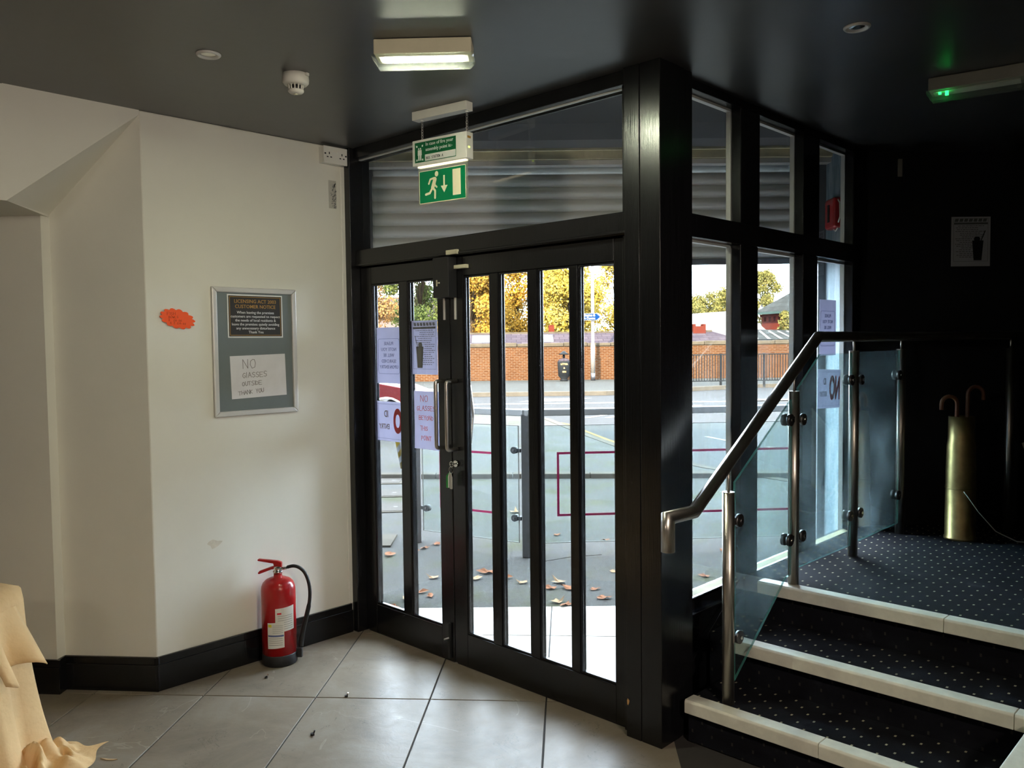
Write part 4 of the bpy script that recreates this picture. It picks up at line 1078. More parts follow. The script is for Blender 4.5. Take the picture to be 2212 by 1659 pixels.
def noid(t, w, h):
    shift(text_mb('NO', 0.170, bold=.05, depth=0.0008, squeeze=0.52, res=8), x=w * .25, z=-0.002, mirror=True).build('big_no', M['red_print'], t)
    joined([shift(text_mb('ID', 0.052, bold=.01, depth=0.0008, squeeze=.75), x=-w * .20, z=h * .18, mirror=True), shift(text_mb('ENTRY', 0.040, bold=.01, depth=0.0008, squeeze=.75), x=-w * .26, z=-h * .14, mirror=True)]).build('lettering', M['brown_print'], t)
    ring_rect(-w * .48, w * .48, -h * .44, h * .44, 0.0012, -0.0007, 0.0007).build('border_line', M['blue_print'], t)
t = sheet('searched_notice', 'please-note-you-will-be-searched sheet taped outside the narrow door pane', (-1.583, 0.0265, 1.545), 0, 0.21, 0.302, M['paper_lilac']); searched(t, 0.21, 0.302)
t = sheet('entry_notice', 'no-ID-no-entry sheet with red letters outside the narrow door pane', (-1.555, 0.0265, 1.187), 0, 0.297, 0.215, M['paper_lilac']); noid(t, 0.297, 0.215)
t = sheet('drinks_menu', 'grey printed drinks menu with a tall glass on the second door pane', (-1.284, 0.0265, 1.586), 0, 0.205, 0.278, M['paper_lilac']); menu_art(t, 0.205, 0.278, True, M['grey_print'], M['grey_print'])
t = sheet('glasses_notice', 'lilac sheet handwritten in red about no glasses beyond this point', (-1.262, 0.0185, 1.211), 0, 0.203, 0.30, M['paper_lilac'], wav=0.004)
joined([shift(hand_mb('NO', 0.030, 0.024, 0.0022, gap=.35), x=-0.048, z=0.098, y=-0.003), shift(hand_mb('GLASSES', 0.023, 0.0165, 0.0022, gap=.28), x=-0.078, z=0.050, y=-0.003), shift(hand_mb('BEYOND', 0.021, 0.0155, 0.0022, gap=.28), x=-0.062, z=0.002, y=-0.003),
        shift(hand_mb('THIS', 0.021, 0.014, 0.0022, gap=.28), x=-0.052, z=-0.052, y=-0.003), shift(hand_mb('POINT', 0.022, 0.0145, 0.0022, gap=.28), x=-0.045, z=-0.104, y=-0.003)]).build('handwriting', M['red_pen'], t)
t = sheet('searched_notice', 'please-note-you-will-be-searched sheet outside the far window pane', (0.1055, 1.712, 1.668), D2R(90), 0.21, 0.302, M['paper_lilac']); searched(t, 0.21, 0.302)
t = sheet('entry_notice', 'no-ID-no-entry sheet with red letters low on the far window pane', (0.1055, 1.735, 1.334), D2R(90), 0.294, 0.212, M['paper_lilac'], tilt=2.0); noid(t, 0.294, 0.212)
t = thing('blue_window_sticker', 'small dark blue sign on the window pane beside the corner post', 'sign', (0.1055, 0.235, 1.99), D2R(90))
box(-0.055, 0.073, -0.001, 0.001, -0.095, 0.06).build('sticker', pmat('deep_blue_vinyl', L(28, 40, 104), 0.5), t)
joined([shift(text_mb(s_, 0.016, depth=0.0012), z=0.0 - .03 * k, x=0.03, mirror=True) for k, s_ in enumerate(('CCTV', 'in use'))]).build('lettering', M['blue_print'], t)

# ---- keys in the lock
ky = thing('key_bunch', 'bunch of keys with a green fob hanging from the door lock', 'keys', (-1.022, -0.001, 1.012))
MB().cyl((0, 0.0, 0), (0, -0.008, 0), 0.016, n=20).build('lock_collar', M['chrome'], ky)
MB().tube([(0, -0.008, 0), (0, -0.028, 0)], 0.003, 6).build('key_shank', M['chrome'], ky)
MB().tube([(0.013 * math.cos(a), -0.032, 0.0 + 0.013 * math.sin(a)) for a in [k * math.pi / 6 for k in range(13)]], 0.0032, 6).build('key_bow', M['chrome'], ky)
MB().tube([(0.015 * math.cos(a), -0.036, -0.028 + 0.016 * math.sin(a)) for a in [k * math.pi / 8 for k in range(17)]], 0.0016, 6).build('split_ring', M['chrome'], ky)
for k, (dx, ln, mt, w_) in enumerate(((-0.026, 0.058, pmat('green_key_fob', L(30, 150, 60), 0.4), 0.008), (0.004, 0.060, M['white_plastic'], 0.009), (-0.008, 0.055, M['chrome'], 0.006), (0.016, 0.055, M['steel'], 0.006))):
    MB().prism([(dx * .3 - .003, -0.040), (dx - w_, -0.060), (dx - w_, -0.060 - ln), (dx + w_, -0.060 - ln), (dx + w_, -0.060), (dx * .3 + .003, -0.040)], -0.040 - .003 * k, -0.038 - .003 * k, lambda a, b, t_: (a, t_, b)).build('key_fob' if k < 2 else 'key', mt, ky, bevel=0.0006, seg=1)

# ---- dust sheet draped over something low, bottom left
def drape():
    rnd = random.Random(11)
    mb = MB(); nu, nv = 72, 26
    cx, cy = 0, 0
    vs = []
    for j in range(nv + 1):
        v = j / nv
        for i in range(nu):
            a = 2 * math.pi * i / nu
            ca_, sa_ = math.cos(a), math.sin(a)
            q = (abs(ca_) ** 5 + abs(sa_) ** 5) ** (-1 / 5)
            hx, hy = 0.44, 0.36
            if v < 0.35:
                s_ = v / 0.35; r = s_; z = 0.69 + 0.012 * math.sin(3 * a) * s_ - 0.03 * max(0, s_ - .85) / .15
                x, y = hx * q * ca_ * r, hy * q * sa_ * r
            else:
                s_ = (v - 0.35) / 0.65
                fold = 0.030 * s_ * math.sin(11 * a + 1.3 * math.sin(3 * a)) + 0.018 * s_ * math.sin(23 * a + 2)
                r = 1 + 0.06 * s_ + 0.10 * s_ ** 3
                z = 0.66 * (1 - s_) ** 1.0 + 0.004
                x, y = hx * q * ca_ * r + fold * ca_, hy * q * sa_ * r + fold * sa_
            vs.append((x, y, z))
    fs = [(j * nu + i, j * nu + (i + 1) % nu, (j + 1) * nu + (i + 1) % nu, (j + 1) * nu + i) for j in range(nv) for i in range(nu)]
    mb.add(vs, fs, True)
    return mb
dsx, dsy = -2.33, 2.93
ds = thing('dust_sheet', 'cream cotton dust sheet draped over low furniture in the corner', 'dust sheet', ST(dsx, dsy, 0), STREET_ROT)
drape().build('draped_cloth', M['cloth'], ds)
# loose corner flap and crumpled hem on the floor
fl = MB(); n = 14
vs = []
for j in range(n + 1):
    for i in range(n + 1):
        s_, t_ = i / n, j / n
        x = 0.43 + 0.12 * t_ + 0.02 * math.sin(5 * s_ + 2 * t_); y = -0.10 + 0.30 * s_ * (1 - .2 * t_)
        z = 0.675 - 0.24 * t_ - 0.02 * math.sin(7 * s_) * t_
        vs.append((x + 0.035 * math.sin(9 * s_) * t_, y, z))
fl.add(vs, [(j * (n + 1) + i, j * (n + 1) + i + 1, (j + 1) * (n + 1) + i + 1, (j + 1) * (n + 1) + i) for j in range(n) for i in range(n)], True)
o = fl.build('loose_corner', M['cloth'], ds); sm = o.modifiers.new('t', 'SOLIDIFY'); sm.thickness = 0.003
cr = MB(); n = 40; vs = []
for j in range(n + 1):
    for i in range(n + 1):
        s_, t_ = i / n - .5, j / n - .5
        rr = math.hypot(s_, t_) * 2
        z = 0.004 + max(0, 1 - rr) ** .6 * (0.06 + 0.045 * math.sin(19 * s_ + 5 * math.sin(9 * t_)) * math.cos(15 * t_ + 3 * s_) + 0.03 * math.sin(37 * t_ + 14 * s_))
        vs.append((0.50 + 0.36 * s_ + 0.02 * math.sin(12 * t_), 0.12 + 0.50 * t_ + 0.02 * math.sin(15 * s_), max(0.003, z)))
cr.add(vs, [(j * (n + 1) + i, j * (n + 1) + i + 1, (j + 1) * (n + 1) + i + 1, (j + 1) * (n + 1) + i) for j in range(n) for i in range(n)], True)
cr.build('crumpled_hem', M['cloth'], ds)

# ---- bits on the tiles
def nut(name, label, x, y, mat, s_=0.008):
    t = thing(name, label, 'debris', (x, y, 0))
    MB().cyl((0, 0, 0), (0, 0, s_ * .9), s_, n=6, smooth=False).build('nut', mat, t)
    MB().cyl((s_ * .2, s_ * .6, s_ * .9), (s_ * .6, s_ * .9, s_ * 2.2), s_ * .35, n=8).build('stud', M['chrome'] if mat is not M['rubber'] else M['rubber'], t)
nut('loose_screw', 'small dark screw fitting on the tiles by the extinguisher', -1.591, -0.744, M['steel_dark'])
nut('loose_screw', 'small dark screw fitting lying on a tile joint', -1.126, -0.605, M['steel_dark'])
nut('rubber_bung', 'small dark brown bung on the tiles in front of the doors', -0.914, -0.919, M['rubber'], 0.009)
sp = MB().prism([(-0.030, -0.020), (0.004, 0.000), (0.030, 0.022), (0.024, 0.010), (0.002, -0.010)][::-1], 0.0, 0.003)
single(sp, 'wood_splinter', pmat('pale_wood', L(206, 178, 140), 0.7), 'pale wooden splinter on the tiles near the dust sheet', 'splinter', loc=(-1.329, -1.571, 0.0005))

# ---- pendant lights added out of view to brighten the room
def fill(label, x, y, watts):
    t = thing('fill_lamp', label, 'pendant lamp', (x, y, CZ))
    MB().cyl((0, 0, -0.006), (0, 0, -0.03), 0.05, n=16).build('ceiling_rose', M['dark_plastic'], t)
    MB().cyl((0, 0, -0.03), (0, 0, -0.20), 0.006, n=8).build('flex', M['dark_plastic'], t)
    MB().lathe([(0.02, -0.20), (0.05, -0.21), (0.20, -0.30), (0.205, -0.30), (0.052, -0.205), (0.02, -0.195)], 24).build('shade', M['dark_plastic'], t)
    ld = bpy.data.lights.new('bulb', 'POINT'); ld.energy = watts; ld.shadow_soft_size = 0.10; ld.color = (1.0, 0.88, 0.72)
    lo = bpy.data.objects.new('bulb', ld); COL.objects.link(lo); lo.parent = t; lo.location = (0, 0, -0.36)
fill('dark shaded pendant lamp added out of view to lift the room', 1.0, -4.4, 32)
def fill_spot(label, loc, aim, watts):  # unseen spot fitting added to brighten the white wall and cloth
    t = thing('fill_spotlight', label, 'fill_spot', (loc[0], loc[1], CZ))
    d = Vector(aim) - Vector(loc); q = d.to_track_quat('-Z', 'Y').to_euler()
    MB().cyl((0, 0, -0.007), (0, 0, -0.03), 0.045, n=16).build('ceiling_rose', M['dark_plastic'], t)
    MB().cyl((0, 0, -0.03), (0, 0, -0.13), 0.008, n=8).build('stem', M['dark_plastic'], t)
    can = MB().lathe([(0.0, 0.09), (0.04, 0.085), (0.05, 0.05), (0.055, -0.05), (0.050, -0.05), (0.045, 0.04), (0.0, 0.045)], 20).build('can', M['dark_plastic'], t)
    can.location = (0, 0, loc[2] - CZ); can.rotation_euler = q
    ld = bpy.data.lights.new('beam', 'SPOT'); ld.energy = watts; ld.spot_size = D2R(90); ld.spot_blend = 0.8; ld.shadow_soft_size = 0.12; ld.color = (1.0, 0.86, 0.70)
    lo = bpy.data.objects.new('beam', ld); COL.objects.link(lo); lo.parent = t
    lo.location = Vector((0, 0, loc[2] - CZ)) + d.normalized() * 0.07; lo.rotation_euler = q
fill_spot('black ceiling spotlight added out of view, aimed at the white wall', (3.4, -1.9, 2.26), (-1.84, -0.9, 0.15), 225)
# ================================================================== OUTSIDE
M['tarmac'] = ground_mat('forecourt_tarmac', X(126, 127, 128), X(162, 164, 163), 90, moss=X(134, 140, 94))  # mottled grey tarmac of the forecourt, with moss
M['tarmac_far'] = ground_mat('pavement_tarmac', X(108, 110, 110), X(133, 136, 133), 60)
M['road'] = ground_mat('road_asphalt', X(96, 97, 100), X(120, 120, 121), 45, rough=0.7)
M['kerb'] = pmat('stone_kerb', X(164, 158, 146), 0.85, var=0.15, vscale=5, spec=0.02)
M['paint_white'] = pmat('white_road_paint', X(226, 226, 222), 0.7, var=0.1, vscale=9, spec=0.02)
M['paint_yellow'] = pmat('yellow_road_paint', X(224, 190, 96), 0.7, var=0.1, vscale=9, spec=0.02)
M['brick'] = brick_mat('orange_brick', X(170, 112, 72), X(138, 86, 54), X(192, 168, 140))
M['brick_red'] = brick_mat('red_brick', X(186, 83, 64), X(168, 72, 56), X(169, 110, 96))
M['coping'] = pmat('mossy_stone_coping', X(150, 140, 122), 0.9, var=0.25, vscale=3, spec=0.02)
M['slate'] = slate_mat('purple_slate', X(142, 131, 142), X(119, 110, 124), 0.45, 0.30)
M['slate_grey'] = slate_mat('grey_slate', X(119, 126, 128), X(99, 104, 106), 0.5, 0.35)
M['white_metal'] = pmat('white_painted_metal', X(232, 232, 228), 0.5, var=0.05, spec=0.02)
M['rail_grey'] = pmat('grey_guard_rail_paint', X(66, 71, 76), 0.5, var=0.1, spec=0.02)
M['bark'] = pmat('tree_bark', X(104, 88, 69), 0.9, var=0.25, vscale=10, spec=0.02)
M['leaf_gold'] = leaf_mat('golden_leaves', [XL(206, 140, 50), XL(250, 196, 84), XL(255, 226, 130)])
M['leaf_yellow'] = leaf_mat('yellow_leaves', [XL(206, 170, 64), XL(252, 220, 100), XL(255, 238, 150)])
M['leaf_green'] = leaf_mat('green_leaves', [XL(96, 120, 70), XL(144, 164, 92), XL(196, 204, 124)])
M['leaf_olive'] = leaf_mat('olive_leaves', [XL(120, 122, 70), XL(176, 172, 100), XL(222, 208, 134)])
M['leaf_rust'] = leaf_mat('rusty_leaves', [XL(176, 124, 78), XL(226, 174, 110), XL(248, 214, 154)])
M['leaf_dry'] = pmat('dry_fallen_leaf', L(92, 60, 42), 0.8, var=0.35, vscale=30, spec=0.02)
M['leaf_dry2'] = pmat('pale_fallen_leaf', L(112, 90, 68), 0.8, var=0.35, vscale=30, spec=0.02)
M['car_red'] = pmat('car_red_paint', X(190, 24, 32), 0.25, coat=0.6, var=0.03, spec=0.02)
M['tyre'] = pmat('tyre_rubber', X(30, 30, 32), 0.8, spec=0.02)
M['pink_line'] = pmat('crimson_vinyl_line', L(126, 26, 62), 0.5, spec=0.02)
M['steel_out'] = pmat('dulled_steel_outdoors', L(84, 81, 79), 0.45, spec=0.05)  # steel set to dull matt grey so the sky doesn't wash it out
M['rail_out'] = pmat('satin_outdoor_rail', L(126, 124, 122), 0.4, spec=0.1)
M['grey_out'] = pmat('dark_outdoor_steel', L(52, 52, 52), 0.5, spec=0.05)

def S(mb, name, mat, label, cat, **kw):
    return single(mb, name, mat, label, cat, loc=(0, 0, 0), **kw)
def sp(poly, z0, z1):
    return MB().prism(poly, z0, z1, lambda a, b, z: ST(a, b, z))
edge = [(-14, 24.5), (-6, 22.5), (-1.0, 20.5), (0.67, 17.6), (1.2, 14.6), (1.585, 12.76), (1.95, 11.6), (2.4, 10.55), (3.116, 9.416), (4.4, 8.2), (7, 6.9), (16, 5.6)]
S(sp([(-14, 5.0), (16, 5.0)] + edge[::-1], -0.15, -0.004), 'pavement', M['tarmac'], 'grey tarmac forecourt and pavement outside the doors', 'pavement', kind='structure')
S(sp([(-60, 4), (60, 4), (60, 60), (-60, 60)], -0.4, -0.12), 'road', M['road'], 'pale asphalt road beyond the pavement', 'road', kind='structure')
# kerb stones along the pavement edge
kb = thing('kerb', 'stone kerb around the pavement corner', 'kerb', kind='structure')
def offset(path, d):
    out = []
    for k, (x, y) in enumerate(path):
        a, b = path[max(k - 1, 0)], path[min(k + 1, len(path) - 1)]
        tx, ty = b[0] - a[0], b[1] - a[1]; l_ = math.hypot(tx, ty)
        out.append((x - ty / l_ * d, y + tx / l_ * d))
    return out
def along(path, step):
    out = [path[0]]
    for (x0, y0), (x1, y1) in zip(path, path[1:]):
        n = max(1, int(math.hypot(x1 - x0, y1 - y0) / step))
        out += [(x0 + (x1 - x0) * k / n, y0 + (y1 - y0) * k / n) for k in range(1, n + 1)]
    return out
ed = along(edge, 0.9); eo = offset(ed, 0.14)
for k in range(len(ed) - 1):
    sp([ed[k], ed[k + 1], eo[k + 1], eo[k]], -0.15, 0.004).build('kerb_stone', M['kerb'], kb)
rm = thing('road_markings', 'double yellow lines and white dashes painted on the road', 'road markings', kind='structure')
for d0, d1, m_ in ((0.28, 0.36, 'paint_yellow'), (0.46, 0.54, 'paint_yellow')):
    pa, pb = offset(ed, d0), offset(ed, d1)
    mb = MB()
    for k in range(9, len(ed) - 1): mb.add([ST(*pa[k], -0.117), ST(*pa[k + 1], -0.117), ST(*pb[k + 1], -0.117), ST(*pb[k], -0.117)], [(0, 1, 2, 3)])
    mb.build('yellow_line', M[m_], rm)
for (x0, y0), (x1, y1) in (((3.50, 15.03), (3.80, 14.08)), ((4.13, 13.50), (4.55, 12.6)), ((2.75, 18.1), (3.1, 16.6)), ((4.85, 11.7), (5.4, 10.7))):
    d = math.hypot(x1 - x0, y1 - y0); nx, ny = -(y1 - y0) / d * .05, (x1 - x0) / d * .05
    MB().add([ST(x0 + nx, y0 + ny, -0.116), ST(x0 - nx, y0 - ny, -0.116), ST(x1 - nx, y1 - ny, -0.116), ST(x1 + nx, y1 + ny, -0.116)], [(0, 1, 2, 3)]).build('white_dash', M['paint_white'], rm)
for x0, x1, y0, y1 in ((-6, 9, 23.6, 24.0), (0.2, 1.7, 24.6, 26.0), (-5, 2, 21.8, 22.0), (6.0, 8.5, 23.5, 24.6), (5.2, 6.4, 21.6, 22.3)):
    MB().add([ST(x0, y0, -0.116), ST(x1, y0, -0.116), ST(x1 + .8, y1, -0.116), ST(x0 + .8, y1, -0.116)], [(0, 1, 2, 3)]).build('white_dash', M['paint_white'], rm)
for k in range(3):
    x0 = 1.6 + k * .5
    MB().add([ST(x0, 19.0, -0.115), ST(x0 + 2.4, 22.6, -0.115), ST(x0 + 2.6, 22.6, -0.115), ST(x0 + .16, 19.0, -0.115)], [(0, 1, 2, 3)]).build('white_dash', M['paint_white'], rm)
# low kerb line crossing the pavement
lk = thing('edging_kerb', 'low stone edging strip crossing the tarmac beyond the glass barrier', 'kerb', kind='structure')
for k in range(11):
    x0 = -4.6 + k * 0.92
    f_ = lambda x: 10.05 - 0.05 * (x + 4)
    sp([(x0, f_(x0)), (x0 + 0.912, f_(x0 + .912)), (x0 + 0.912, f_(x0 + .912) + 0.16), (x0, f_(x0) + 0.16)], -0.02, 0.055).build('kerb_stone', M['kerb'], lk, bevel=0.01)
# far pavement
S(sp([(-60, 27.6), (3, 27.6), (9, 31.0), (60, 36.0), (60, 60), (-60, 60)], -0.2, 0.0), 'far_pavement', M['tarmac_far'], 'grey pavement across the road in front of the brick wall', 'pavement', kind='structure')
fk = thing('far_kerb', 'sunlit kerb stones across the road', 'kerb', kind='structure')
fe_ = along([(-14, 27.6), (3, 27.6), (9, 31.0), (22, 32.3)], 1.1); fo = offset(fe_, -0.35)
for k in range(len(fe_) - 1):
    sp([fe_[k], fe_[k + 1], fo[k + 1], fo[k]], -0.2, 0.012).build('kerb_stone', M['kerb'], fk)

# ---- outdoor glass barrier
ob = thing('glass_barrier', 'stainless post and glass barrier with crimson outline squares outside the doors', 'barrier', (0, 0, 0))
A0, A1, A2 = (-0.78, 6.72), (0.095, 6.20), (2.9, 6.42)
def lerp2(a, b, t): return (a[0] + (b[0] - a[0]) * t, a[1] + (b[1] - a[1]) * t)
for a in (A0, A1, A2):
    q = ST(*a)
    b_ = MB().box(-0.032, 0.032, -0.032, 0.032, 0, 1.075)
    o = b_.build('post', M['steel_out'], ob, bevel=0.004); o.location = q; o.rotation_euler = (0, 0, STREET_ROT)
def hbar(a, b, z, w, h, name, mat):
    p, q = ST(*a, z), ST(*b, z); d = (q - p); l_ = d.length
    o = MB().box(-0.03, l_ + 0.03, -w / 2, w / 2, -h / 2, h / 2).build(name, mat, ob, bevel=0.006)
    o.location = p; o.rotation_euler = (0, 0, math.atan2(d.y, d.x)); return o
hbar(A0, A1, 1.085, 0.06, 0.05, 'top_rail', M['rail_out']); hbar(A1, A2, 1.085, 0.06, 0.05, 'top_rail', M['rail_out'])
def gl_panel(a, b, z0, z1, lines, cl):
    p, q = ST(*a), ST(*b); d = q - p; l_ = d.length
    o = box(0.06, l_ - 0.06, -0.004, 0.004, z0, z1).build('glass_panel', M['glass_ext'], ob)
    o.location = p; o.rotation_euler = (0, 0, math.atan2(d.y, d.x))
    ring_rect(0.058, l_ - 0.058, z0 - .002, z1 + .002, 0.004, -0.0045, 0.0045).build('cut_edge', M['white_metal'], o)
    for x0, x1, za, zb in lines:
        ring_rect(x0, x1, za, zb, 0.017, -0.0055, -0.0042).build('outline_square', M['pink_line'], o)
    for x_, z_ in cl:
        c = MB().cyl((x_, -0.022, z_), (x_, 0.022, z_), 0.026, n=18).build('clamp', M['grey_out'], o)
        MB().cyl((x_, -0.023, z_), (x_, -0.03, z_), 0.008, n=10).build('clamp_bolt', M['steel_out'], c)
        xe = x_ - 0.055 if x_ < l_ / 2 else x_ + 0.055
        MB().box(min(x_, xe), max(x_, xe), -0.014, 0.014, z_ - 0.014, z_ + 0.014).build('clamp_arm', M['grey_out'], c)
gl_panel(A0, A1, 0.10, 0.985, [(0.23, 0.80, 0.30, 0.775)], [(0.10, 0.285), (0.10, 0.80), (0.925, 0.285), (0.925, 0.80)])
gl_panel(A1, A2, 0.10, 0.985, [(0.235, 2.55, 0.30, 0.785)], [(0.10, 0.285), (0.10, 0.80), (2.70, 0.285), (2.70, 0.80)])

# ---- things on the near ground
for k, (x, y, w_, d_, lab) in enumerate(((-1.47, 9.75, 0.62, 0.40, 'pale inspection cover in the tarmac, farthest of three'), (-1.36, 8.92, 0.66, 0.42, 'pale cracked inspection cover in the tarmac, middle of three'), (-1.25, 8.12, 0.70, 0.46, 'pale inspection cover in the tarmac, nearest of three'))):
    t = thing('inspection_cover', lab, 'inspection cover', ST(x - 0.12, y, 0), STREET_ROT + D2R(4 * k), 'inspection covers left of the barrier')
    box(-w_ / 2, w_ / 2, -d_ / 2, d_ / 2, -0.01, 0.006).build('frame', M['kerb'], t, bevel=0.003)
    box(-w_ / 2 + .04, w_ / 2 - .04, -d_ / 2 + .04, d_ / 2 - .04, 0.004, 0.010).build('lid', pmat('pale_concrete_lid', X(160, 155, 150), 0.8, spec=0.02, var=0.15), t, bevel=0.002)
    for sx in (-1, 1): box(sx * w_ * .3 - .02, sx * w_ * .3 + .02, -0.008, 0.008, 0.0095, 0.0115).build('lift_slot', M['dark_plastic'], t)
S(sp([(-1.35, 6.55), (-0.98, 6.55), (-0.98, 6.95), (-1.35, 6.95)], -0.01, 0.012), 'paving_slab', M['kerb'], 'single pale paving slab beside the barrier post', 'paving slab')
bo = thing('bollard', 'leaning yellow and black striped bollard by the red car', 'bollard', ST(-1.42, 10.8, 0), STREET_ROT)
bo.rotation_euler = (D2R(-4), D2R(-11), STREET_ROT)
MB().cyl((0, 0, -0.02), (0, 0, 0.82), 0.045, n=18).build('tube', pmat('yellow_bollard_paint', X(228, 196, 60), 0.5, spec=0.02, var=0.1), bo)
for z_ in (0.10, 0.24, 0.38, 0.52, 0.66):
    MB().prism([(math.cos(2 * math.pi * k / 18) * .0462, math.sin(2 * math.pi * k / 18) * .0462) for k in range(18)], 0, 1, lambda a, b, t_, z0=z_: (a, b, z0 + (0.07 if t_ else 0) + a * .9)).build('black_band', M['black_print'], bo)
def leaf_fall():
    rnd = random.Random(21)
    proto = []
    for v in range(3):
        pts = []
        for k in range(10):
            a = 2 * math.pi * k / 10
            r = (1.0 if k % 2 == 0 else 0.72) * rnd.uniform(.5, 1.25)
            pts.append((r * math.cos(a), r * 0.75 * math.sin(a)))
        vs = [(x * .05, y * .05, 0.006 + 0.034 * (abs(x) ** 1.5) * rnd.uniform(.0, 1)) for x, y in pts] + [(0, 0, 0.004)]
        me = MB().add(vs, [(k, (k + 1) % 10, 10) for k in range(10)]).build('fallen_leaf', M['leaf_dry'] if v < 2 else M['leaf_dry2'])
        tag(me, 'dry brown leaf fallen on the tarmac outside the doors', 'leaf', 'fallen leaves outside the doors'); proto.append(me)
    spots = [(-0.19, 5.77, 1.6), (-0.08, 5.64, 1.3), (-0.27, 5.62, 1.1), (0.235, 5.38, 1.2), (0.36, 5.36, 1.5), (0.30, 5.52, 1.2), (0.555, 5.16, 1.2), (0.32, 5.03, 1.1), (0.27, 5.09, 1.0), (0.52, 5.35, .9), (0.44, 5.44, .8), (0.05, 5.52, .9), (-0.31, 5.45, .7),
             (-0.62, 5.32, 1.2), (-0.66, 5.18, 1.2), (-0.74, 5.02, 1.1), (-0.54, 5.24, .9), (-0.56, 5.66, 1.0), (-0.95, 6.30, 1.5), (-0.80, 6.40, 1.3), (-1.08, 6.08, 1.2), (-0.62, 6.62, 1.1), (-0.70, 6.5, 1.0), (0.02, 7.85, 1.3), (0.36, 6.9, .9), (0.75, 6.7, .9), (1.05, 5.9, 1.1), (1.3, 5.62, 1.0), (1.6, 6.3, 1.0), (0.7, 5.75, .8), (0.9, 5.32, .8), (-0.42, 5.85, .8)]
    for k, (x, y, s_) in enumerate(spots):
        o = proto[k % 3] if k < 3 else proto[k % 3].copy()
        if k >= 3: COL.objects.link(o)
        o.location = ST(x, y, -0.004); o.rotation_euler = (0, 0, rnd.uniform(0, 6.28)); o.scale = (s_, s_, s_)
leaf_fall()
gb = S(MB().box(0, 0, 0, 0, 0, 0).add([ST(0.21, 6.02, 0.004), ST(0.66, 6.06, 0.02), ST(0.66, 6.065, 0.026), ST(0.21, 6.03, 0.012)], [(0, 1, 2, 3)]), 'twig', M['bark'], 'thin twig lying under the glass barrier', 'twig') if False else S(MB().tube([ST(0.20, 6.02, 0.006), ST(0.42, 6.10, 0.02), ST(0.66, 6.2, 0.008)], 0.0018, 6), 'twig', M['bark'], 'thin twig lying under the glass barrier', 'twig')

# red sounder on the porch wall
al = thing('alarm_sounder', 'red alarm sounder with white wires high on the porch wall', 'alarm', ST(1.925, 4.93, 2.34), STREET_ROT - D2R(90))
box(-0.075, 0.075, -0.055, 0.0, -0.09, 0.09).build('body', M['red'], al, bevel=0.02, seg=3)
box(-0.012, 0.012, -0.06, -0.054, -0.05, 0.05).build('slot', M['dark_plastic'], al)
MB().tube([(0.06, -0.03, 0.08), (0.10, -0.03, 0.05), (0.105, -0.03, -0.03), (0.08, -0.03, -0.06)], 0.004, 6).build('wire', M['white_plastic'], al)
MB().tube([(0.0, -0.03, -0.085), (0.04, -0.03, -0.105), (0.07, -0.03, -0.09)], 0.004, 6).build('wire', M['white_plastic'], al)

# ---- red car
car = thing('red_car', 'red hatchback parked side-on beyond the narrow door leaf', 'car', ST(-1.45, 14.3, 0.0), STREET_ROT)
def arch(cx, r, z): return [(cx - r * math.cos(D2R(180 * k / 10)), z + r * math.sin(D2R(180 * k / 10))) for k in range(11)]
low = [(-4.0, 0.32), (-3.42, 0.30)] + [(x, z) for x, z in arch(-3.08, 0.36, 0.34)] + [(-2.6, 0.25), (-1.2, 0.25)] + arch(-0.72, 0.36, 0.34) + [(-0.30, 0.30), (-0.06, 0.32), (0.0, 0.45), (-0.02, 0.62), (-0.10, 0.74), (-0.40, 0.86), (-1.05, 0.99), (-3.3, 1.03), (-3.95, 0.98), (-4.02, 0.6)]
body = MB().prism(low, 0, 1.66, lambda a, b, t: (a, t, b)).build('body', M['car_red'], car, bevel=0.04, seg=3)
cab = [(-1.05, 0.99), (-1.75, 1.44), (-2.2, 1.50), (-3.2, 1.47), (-3.85, 1.02)]
MB().prism(cab, 0.12, 1.54, lambda a, b, t: (a, t + (0.0), b)).build('cabin', M['car_red'], car, bevel=0.04, seg=3)
for xs in ([(-1.22, 1.02), (-1.80, 1.40), (-2.3, 1.44), (-2.3, 1.03)], [(-2.36, 1.03), (-2.36, 1.44), (-3.1, 1.42), (-3.6, 1.06)]):
    MB().prism(xs, 0.105, 0.125, lambda a, b, t: (a, t, b)).build('side_window', M['dark_plastic'], car)
MB().add([(-1.02, 0.2, 1.0), (-1.02, 1.46, 1.0), (-1.74, 1.42, 1.455), (-1.74, 0.24, 1.455)], [(0, 1, 2, 3)]).build('windscreen', M['dark_plastic'], car)
for cx in (-3.08, -0.72):
    for y_ in (0.02, 1.46):
        w_ = MB().cyl((cx, y_, 0.31), (cx, y_ + 0.19, 0.31), 0.31, n=28).build('wheel', M['tyre'], car, bevel=0.02)
        MB().cyl((cx, y_ - 0.006, 0.31), (cx, y_ + 0.002, 0.31), 0.21, n=24).build('hub_cap', M['alu'], w_)
for y_ in (0.03, 1.30):
    MB().box(-0.30, -0.045, y_, y_ + 0.33, 0.64, 0.76).build('headlamp', M['white_metal'], car, bevel=0.03)
MB().box(-0.10, 0.03, 0.1, 1.56, 0.33, 0.50).build('bumper', M['car_red'], car, bevel=0.02)
MB().box(-1.95, -1.70, -0.14, 0.06, 1.03, 1.15).build('wing_mirror', M['car_red'], car, bevel=0.03)
MB().prism(arch(-0.72, 0.375, 0.34) + arch(-0.72, 0.345, 0.34)[::-1], -0.012, 0.04, lambda a, b, t: (a, t, b)).build('arch_trim', M['grey_plastic'], car)

